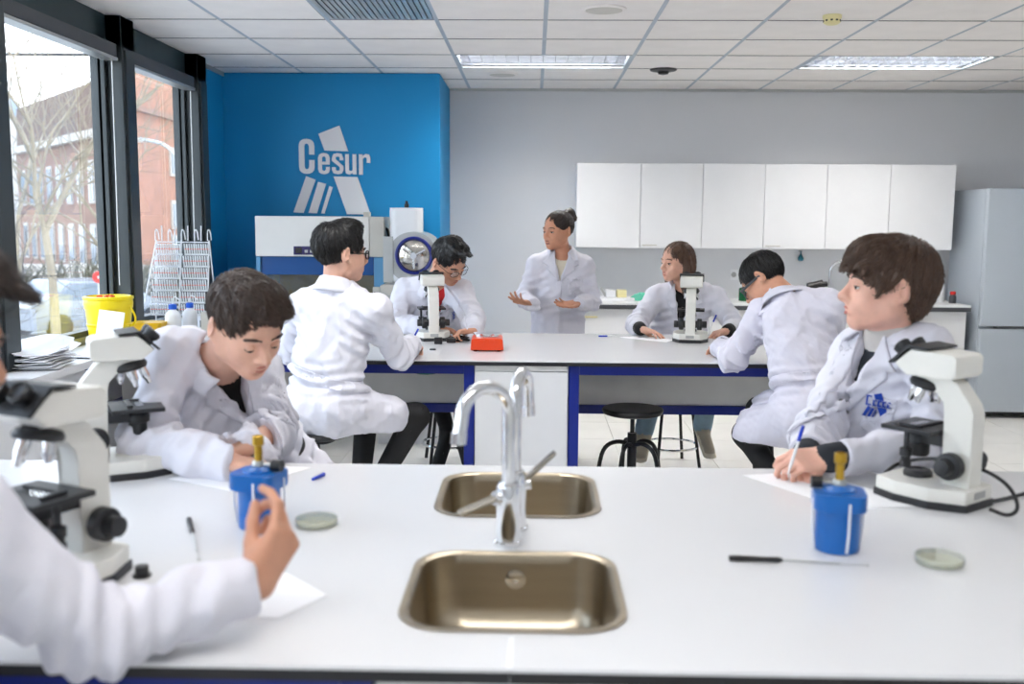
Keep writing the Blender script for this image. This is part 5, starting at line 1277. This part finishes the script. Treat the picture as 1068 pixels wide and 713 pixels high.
def glasses(p, kind):
    c, R, g = p.J['head'], p.HR, p.gh; M4 = Matrix.Translation(Vector(c - p.loc)) @ Matrix(R.tolist()).to_4x4() @ Matrix.Scale(g, 4)
    root = link('glasses', None, p.root); root['label'] = {'black': 'black framed glasses', 'thin': 'thin framed glasses', 'goggles': 'clear safety goggles'}[kind]
    def fin(m, n, mt):
        bmesh.ops.transform(m.bm, matrix=M4, verts=m.bm.verts); return m.build(n, mt, root)
    r = {'black': .0026, 'thin': .0013, 'goggles': .003}[kind]; fm = 'lens_frame' if kind != 'goggles' else 'dark_grey'
    hw, hh = (.025, .0175) if kind != 'goggles' else (.032, .024)
    for s in (-1, 1):
        pts = [(s * (.034 + hw * math.copysign(abs(math.cos(a)) ** .7, math.cos(a))), .108 - .010 * ((.034 + hw * math.cos(a)) / .06) ** 2, -.006 + hh * math.copysign(abs(math.sin(a)) ** .7, math.sin(a))) for a in np.linspace(0, 2 * PI, 21)[:-1]]
        fin(MB().tube(pts, r, 6, closed=True), 'rim', fm)
        m = MB(); a = [m.bm.verts.new((x, y - .0006, z)) for x, y, z in pts]; b = [m.bm.verts.new((x, y + .0006, z)) for x, y, z in pts]
        m.bm.faces.new(a); m.bm.faces.new(b)
        for i in range(len(a)): m.bm.faces.new((a[i], a[i - 1], b[i - 1], b[i]))
        fin(m, 'lens', 'lens' if kind != 'goggles' else 'goggle')
        fin(MB().tube([(s * (.034 + hw), .098, 0), (s * .072, .088, .002), (s * .082, .03, .002), (s * .083, -.012, .002), (s * .08, -.03, -.012)], r if kind != 'goggles' else .006, 6), 'temple', fm if kind != 'goggles' else 'dark_grey')
    fin(MB().tube([(-.011, .110, -.002), (0, .1125, .001), (.011, .110, -.002)], r, 6), 'bridge', fm)
PJ = {
 'teacher': dict(pelvis=(0.162, 6.380, 0.857), chest=(0.165, 6.380, 1.172), neck=(0.187, 6.370, 1.337), head=(0.153, 6.330, 1.474), shR=(0.029, 6.380, 1.250), shL=(0.317, 6.380, 1.246), elR=(-0.055, 6.370, 1.035), wrR=(-0.006, 6.150, 1.023), elL=(0.375, 6.380, 1.026), wrL=(0.292, 6.170, 1.030), hipR=(0.075, 6.389, 0.837), knR=(0.074, 6.379, 0.437), anR=(0.075, 6.389, 0.085), toR=(0.060, 6.240, 0.045), hipL=(0.250, 6.371, 0.837), knL=(0.249, 6.361, 0.437), anL=(0.250, 6.371, 0.085), toL=(0.235, 6.222, 0.045)),
 'girl': dict(pelvis=(0.880, 6.220, 0.675), chest=(0.939, 6.170, 1.000), neck=(0.935, 6.130, 1.145), head=(0.871, 6.080, 1.293), shR=(0.755, 6.130, 1.067), shL=(1.119, 6.130, 1.070), elR=(0.619, 5.980, 0.921), wrR=(0.624, 5.750, 0.916), elL=(1.218, 5.980, 0.909), wrL=(1.129, 5.760, 0.909), hipR=(0.792, 6.224, 0.655), knR=(0.740, 5.800, 0.635), anR=(0.672, 5.860, 0.306), toR=(0.637, 5.720, 0.180), hipL=(0.968, 6.216, 0.655), knL=(1.050, 5.800, 0.635), anL=(1.040, 5.980, 0.314), toL=(1.064, 5.860, 0.176)),
 'redboy': dict(pelvis=(-0.550, 6.160, 0.675), chest=(-0.601, 5.980, 1.026), neck=(-0.590, 5.870, 1.178), head=(-0.487, 5.730, 1.302), shR=(-0.763, 5.930, 1.110), shL=(-0.418, 5.840, 1.107), elR=(-0.815, 5.800, 0.932), wrR=(-0.540, 5.640, 0.918), elL=(-0.333, 5.660, 0.967), wrL=(-0.326, 5.450, 0.930), hipR=(-0.637, 6.147, 0.655), knR=(-0.600, 5.760, 0.635), anR=(-0.514, 5.900, 0.290), toR=(-0.559, 5.820, 0.107), hipL=(-0.463, 6.173, 0.655), knL=(-0.420, 5.760, 0.635), anL=(-0.434, 6.080, 0.229), toL=(-0.392, 5.980, 0.082)),
 'back': dict(pelvis=(-0.950, 4.400, 0.685), chest=(-0.885, 4.450, 1.078), neck=(-0.883, 4.450, 1.225), head=(-0.861, 4.460, 1.384), shL=(-1.048, 4.520, 1.131), shR=(-0.708, 4.400, 1.127), elL=(-1.135, 4.660, 0.913), elR=(-0.610, 4.520, 0.918), wrL=(-1.130, 4.920, 0.927), wrR=(-0.586, 4.800, 0.937), hipR=(-0.881, 4.345, 0.665), knR=(-0.546, 4.600, 0.617), anR=(-0.723, 4.500, 0.299), toR=(-0.666, 4.660, 0.166), hipL=(-1.019, 4.455, 0.665), knL=(-0.808, 4.799, 0.635), anL=(-0.845, 4.752, 0.190), toL=(-0.758, 4.861, 0.120)),
 'bent': dict(pelvis=(1.240, 4.360, 0.685), chest=(1.211, 4.520, 1.058), neck=(1.164, 4.580, 1.206), head=(1.080, 4.700, 1.265), shL=(1.085, 4.680, 1.117), shR=(1.339, 4.500, 1.149), elL=(0.928, 4.600, 0.909), elR=(1.430, 4.740, 0.899), wrL=(0.931, 4.901, 0.920), wrR=(1.311, 4.950, 0.917), hipR=(1.309, 4.415, 0.665), knR=(1.098, 4.759, 0.635), anR=(1.135, 4.712, 0.190), toR=(1.048, 4.821, 0.120), hipL=(1.171, 4.305, 0.665), knL=(1.003, 4.600, 0.551), anL=(1.139, 4.500, 0.336), toL=(1.128, 4.660, 0.203)),
 'writer': dict(pelvis=(-0.800, 3.020, 0.690), chest=(-0.926, 2.860, 0.984), neck=(-0.889, 2.760, 1.157), head=(-0.757, 2.600, 1.256), shR=(-1.008, 2.720, 1.156), shL=(-0.822, 2.950, 1.063), elR=(-1.026, 2.580, 0.937), wrR=(-0.778, 2.481, 0.912), elL=(-0.745, 2.820, 0.915), wrL=(-0.748, 2.550, 0.937), hipR=(-0.884, 2.995, 0.670), knR=(-0.817, 2.597, 0.640), anR=(-0.834, 2.655, 0.190), toR=(-0.794, 2.521, 0.120), hipL=(-0.716, 3.045, 0.670), knL=(-0.553, 2.677, 0.640), anL=(-0.570, 2.734, 0.190), toL=(-0.530, 2.600, 0.120)),
 'away': dict(pelvis=(1.040, 3.040, 0.690), chest=(1.032, 2.920, 1.028), neck=(1.030, 2.880, 1.232), head=(0.990, 2.800, 1.356), shR=(0.985, 3.000, 1.137), shL=(1.088, 2.740, 1.178), elR=(0.828, 2.840, 0.934), wrR=(0.731, 2.620, 0.912), elL=(1.111, 2.660, 0.944), wrL=(0.760, 2.530, 0.929), hipR=(0.958, 3.073, 0.670), knR=(0.763, 2.720, 0.640), anR=(0.786, 2.776, 0.190), toR=(0.734, 2.646, 0.120), hipL=(1.122, 3.007, 0.670), knL=(1.020, 2.617, 0.640), anL=(1.042, 2.673, 0.190), toL=(0.990, 2.543, 0.120)),
 'fore': dict(pelvis=(-1.000, 1.000, 0.690), chest=(-0.930, 1.200, 1.010), neck=(-0.895, 1.280, 1.210), head=(-0.850, 1.350, 1.365), shR=(-0.765, 1.270, 1.115), shL=(-1.030, 1.420, 1.120), elR=(-0.640, 1.380, 0.925), wrR=(-0.440, 1.533, 0.950), elL=(-1.220, 1.600, 0.950), wrL=(-1.020, 1.720, 0.930), hipR=(-0.920, 0.964, 0.670), knR=(-0.711, 1.309, 0.640), anR=(-0.736, 1.255, 0.190), toR=(-0.679, 1.383, 0.120), hipL=(-1.080, 1.036, 0.670), knL=(-0.964, 1.422, 0.640), anL=(-0.988, 1.367, 0.190), toL=(-0.931, 1.495, 0.120)),
}
def crown(q):
    d = q - np.array((0, -.06, .115)); d = d + np.array((0, .0, -.02)); return d / (np.linalg.norm(d, axis=1)[:, None] + 1e-9)
def fwd(q):
    d = q - np.array((.03, -.07, .11)); d = d / (np.linalg.norm(d, axis=1)[:, None] + 1e-9); d[:, 0] -= .35 * (q[:, 2] > .05); return d
SPEC = {}
SPEC['teacher'] = dict(label='person in white lab coat standing behind the back bench, both hands held out', loc=(PJ['teacher']['pelvis'][0], 6.38, 0), tf=(-.12, -1, 0), hf=(-.72, -.68, -.04), gh=.99, fem=True, stand=True, cuff=-.035, skin='skin_e', shirt='shirt_cream', pants='pants_black', hair_m='hair_dark', vb=.17, vw=.05, mouth=.004, seed=3, amp=.8, g=.93, wide=.98, coat='coat',
    handR=dict(d=(-.72, -.5, .2), n=(.3, .1, -.9), side=-1, curl=(.12, .25, .35, .45), spread=.015, thumb=(.8, .6, .1), g=.92), handL=dict(d=(-.95, -.25, -.08), n=(.1, .45, -.85), side=1, curl=(.15, .2, .25, .3), spread=.015, thumb=(.7, .7, -.1), g=.92),
    cuts=[((0, 0, .48), (0, 0, -1))], pockets=True,
    lips='lips_d',
    hair=dict(label='dark hair tied up in a bun', vol=1.015, amp=.0012, lift=.0006, jit=.03, comb=lambda q: np.stack([q[:, 0] * .5, np.full(len(q), -1.), .5 - q[:, 2] * 2], 1), add=[((-.0, -.105, .098), (.042, .04, .04), .012), ((.014, -.128, .118), (.024, .024, .022), .01), ((-.02, -.12, .075), (.026, .024, .024), .01)], sub=[((0, .098, -.04), (.078, .066, .105)), ((.08, .03, -.055), (.03, .045, .065)), ((-.08, .03, -.055), (.03, .045, .065))], cut=[((0, -.05, -.05), (0, .5, -1))], n=700, L=.04, w=.0025))
SPEC['girl'] = dict(label='person in white coat over black top seated behind the right-hand back bench microscope', loc=(.88, 6.22, 0), tf=(-.08, -1, 0), hf=(-.86, -.5, -.03), gh=.98, fem=True, skin='skin_a', shirt='shirt_black', pants='jeans', shoe='shoe_beige', sole='shirt_cream', hair_m='hair_chestnut', undercuff=True, cuff=.05, vb=.24, vw=.075, seed=8, g=.97, hemr=.06,
    handR=dict(d=(.8, -.5, -.12), n=(.1, .2, 1), side=-1, curl=(.25, .25, .3, .35), g=.92), handL=dict(d=(-.8, -.45, -.1), n=(-.1, .1, 1), side=1, curl=(.6, .65, .7, .7), g=.92),
    hair=dict(ears=False, label='long straight brown hair to the shoulders', vol=1.0, comb=lambda q: np.stack([q[:, 0] * 1.5, (q[:, 1]) * .6, np.where(q[:, 2] > .1, -.15, -1.)], 1), n=1800, L=.08, w=.003, lift=.002,
        sub=[((0, .1, -.05), (.072, .072, .12)), ((.075, .055, -.1), (.03, .06, .1)), ((-.075, .055, -.1), (.03, .06, .1))], cut=[((0, 0, -.2), (0, 0, -1))],
        post_add=[((-.068, -.02, .03), (-.082, -.0, -.16), .03, .02, .02), ((-.06, -.055, .02), (-.085, -.055, -.17), .035, .022, .02), ((.068, -.02, .03), (.08, .01, -.165), .03, .02, .02), ((.06, -.055, .02), (.08, -.05, -.18), .035, .022, .02), ((0, -.08, .02), (.02, -.1, -.16), .04, .03, .03), ((.075, -.0, -.15), (.1, .03, -.2), .018, .004, .01), ((-.08, .0, -.15), (-.1, .03, -.19), .018, .004, .01)]))
SPEC['redboy'] = dict(label='person with glasses, red shirt and white coat bending behind the left-hand back bench microscope', loc=(-.55, 6.16, 0), tf=(.25, -.95, 0), hf=(.62, -.52, -.58), hu=(.1, -.3, .9), gh=1.05, skin='skin_b', shirt='shirt_red', pants='pants_black', hair_m='hair_black', ankle=True, glasses='thin', vb=.2, seed=12, logo=(-.085, -.2, .075), lids=1,
    handR=dict(d=(.92, -.2, -.1), n=(0, .3, 1), side=-1, curl=(.5, .5, .55, .6), g=.98), handL=dict(d=(-.85, -.2, -.05), n=(0, .2, 1), side=1, curl=(.7, .75, .8, .8), g=.9),
    hair=dict(label='short black hair brushed up at the front', comb=fwd, vol=1.03, add=[((0, .045, .115), (.06, .045, .03), .02), ((0, -.01, .125), (.055, .05, .025), .02)], post_add=[((.03, .06, .11), (.02, .115, .135), .02, .008, .01), ((-.0, .065, .11), (-.01, .125, .13), .02, .008, .01), ((-.03, .06, .11), (-.03, .11, .12), .018, .007, .01)], n=1000, L=.035))
SPEC['back'] = dict(label='person in belted white coat seen from behind, upright on a stool, black glasses', loc=(-.95, 4.40, 0), tf=(.3, .95, 0), hf=(.82, .57, -.02), gh=1.06, skin='skin_a', shirt='shirt_black', pants='pants_black', hair_m='hair_black', glasses='black', vb=.2, seed=21, hc=.006, belt=.40, front=True, skirt=.62, amp=1.15,
    handR=dict(d=(.15, .85, -.35), n=(.2, .2, 1), side=-1, curl=(.7, .7, .7, .7)), handL=dict(d=(.3, .9, -.3), n=(0, .3, 1), side=1), cuts=[((0, 0, .575), (0, 0, -1))],
    hair=dict(label='thick black hair', comb=crown, vol=1.07, add=[((0, .03, .11), (.07, .06, .035), .03), ((0, -.07, .05), (.068, .045, .07), .03)], cut=[((0, -.05, -.075), (0, .3, -1))], n=1500, L=.05, lift=.003))
SPEC['bent'] = dict(label='person in belted white coat and safety goggles bent forward over the back bench', loc=(1.24, 4.36, 0), tf=(-.35, .9, 0), hf=(-.66, .32, -.66), hu=(-.6, .5, .6), gh=1.02, skin='skin_b', shirt='shirt_black', pants='pants_black', hair_m='hair_black', glasses='goggles', vb=.2, seed=33, hc=.006, belt=.43, front=True, skirt=.8, amp=1.15, coat='coat_lilac',
    handR=dict(d=(-.5, .8, -.2), n=(0, .2, 1), side=-1), handL=dict(d=(-.2, .95, -.2), n=(0, .2, 1), side=1), cuts=[((0, 0, .54), (0, 0, -1))],
    hair=dict(label='short black hair', comb=crown, vol=1.02, cut=[((0, -.05, -.05), (0, .4, -1))], n=1400, L=.03))
SPEC['writer'] = dict(label='person in white coat and black shirt looking down and writing, foreground left', loc=(-.80, 3.02, 0), tf=(.5, -.85, 0), hf=(.64, -.58, -.5), hu=(.2, -.3, .93), gh=1.07, skin='skin_a', shirt='shirt_black', pants='pants_black', hair_m='hair_brown', vb=.22, vw=.06, seed=41, h=.0036, hc=.0055, hh=.0034, lids=1, amp=1.25,
    handR=dict(d=(.85, -.2, -.12), n=(-.1, -.15, 1), side=-1, curl=(.35, .45, .5, .55), thumb=(.6, .75, -.3)), handL=dict(d=(-.8, -.1, -.12), n=(.1, -.3, 1), side=1, curl=(.75, .8, .85, .9), g=.9),
    hair=dict(label='short dark brown hair with a side-swept front', comb=fwd, vol=1.03, add=[((.0, .04, .105), (.066, .055, .034), .03), ((-.02, .075, .085), (.045, .03, .025), .02)], sub=[((0, .105, -.05), (.08, .066, .112)), ((.078, .035, -.06), (.03, .05, .075)), ((-.078, .035, -.06), (.03, .05, .075))], post_add=[((-.03, .065, .10), (-.06, .082, .082), .018, .007, .012), ((-.01, .072, .10), (-.045, .096, .086), .018, .008, .012), ((.02, .07, .10), (-.01, .1, .088), .018, .009, .012)], n=2000, L=.04, w=.0026))
SPEC['away'] = dict(label='person in white coat over dark jacket, head turned away, foreground right', loc=(1.02, 3.06, 0), tf=(-.82, -.55, 0), hf=(-.95, .06, .06), gh=1.08, skin='skin_c', shirt='jacket_dark', pants='pants_black', hair_m='hair_fair', turtle='knit_white', undercuff=True, cuff=.045, vb=.22, vw=.05, seed=52, amp=1.25, h=.0036, hc=.0055, hh=.0034, logo=(-.085, -.175, .085),
    handR=dict(d=(-.3, -.75, -.1), n=(-.5, 0, .85), side=-1, curl=(.75, .8, .8, .8), thumb=(.4, .9, -.3)), handL=dict(d=(-.9, -.2, -.05), n=(-.1, -.6, .75), side=1, curl=(.7, .75, .8, .8), thumb=(.5, .8, -.4)),
    hair=dict(label='thick straight brown hair cut in a bowl shape', comb=crown, vol=1.09, add=[((0, .045, .075), (.075, .06, .05), .03), ((0, -.065, .0), (.072, .045, .085), .03)], sub=[((0, .112, -.07), (.088, .062, .11)), ((.085, .035, -.05), (.03, .042, .055)), ((-.085, .035, -.05), (.03, .042, .055))], cut=[((0, -.05, -.105), (0, .25, -1))], n=2600, L=.06, w=.003, lift=.003,
        post_add=[((-.03, .085, .085), (-.045, .112, .035), .016, .006, .01), ((-.055, .065, .08), (-.07, .085, .03), .016, .006, .01), ((.0, .095, .085), (-.01, .122, .04), .016, .006, .01), ((.03, .085, .085), (.035, .11, .035), .016, .006, .01), ((-.07, .03, .04), (-.081, .045, -.02), .014, .005, .01)]))
SPEC['fore'] = dict(label='blurred person in white coat at the left edge, hand raised with a pen', loc=(-1.0, 1.0, 0), tf=(.5, .86, 0), hf=(.6, .75, -.28), gh=1.04, skin='skin_b', shirt='shirt_black', pants='pants_black', hair_m='hair_dark', vb=.2, seed=61, h=.0036, hc=.006, cuff=.008,
    handR=dict(d=(.42, .3, .78), n=(.8, -.6, -.2), side=-1, curl=((.45, .75, .4), (.8, 1.1, .8), (1.0, 1.2, .9), (1.1, 1.2, .9)), thumb=(.3, .95, -.55), tb=.12, g=1.0), handL=dict(d=(.7, .6, -.15), n=(0, 0, 1), side=1),
    hair=dict(label='short dark hair with a front tuft', comb=fwd, vol=1.03, add=[((0, .045, .11), (.06, .05, .032), .025)], post_add=[((.0, .08, .1), (.02, .13, .085), .025, .008, .012), ((.03, .07, .1), (.05, .115, .08), .02, .008, .012)], n=1000, L=.04))
PEOPLE = {}
for _k in (globals().get('ONLY') or SPEC):
    SPEC[_k]['J'] = PJ[_k]; PEOPLE[_k] = person(SPEC[_k])
# ---------------------------------------------------------------- pens held in hands
def pen_between(a, b, label):
    a = Vector(a); b = Vector(b); d = b - a; q = d.to_track_quat('X', 'Z')
    t = pen((0, 0, 0), 0, label, 'blue_pen', 0, d.length); t.location = a; t.rotation_euler = q.to_euler(); return t
pen_between((.70, 2.54, 1.005), (.64, 2.44, .905), 'blue-capped pen held by the person with head turned away')
pen_between((1.05, 5.70, 1.0), (.985, 5.62, .89), 'blue pen held by the person in the black top')
pen_between((-.575, 4.97, .985), (-.63, 5.0, .885), 'blue pen held by the person with black glasses')
pen_between((-.448, 1.60, 1.06), (-.475, 1.63, .965), 'blue pen in the raised hand of the foreground person')
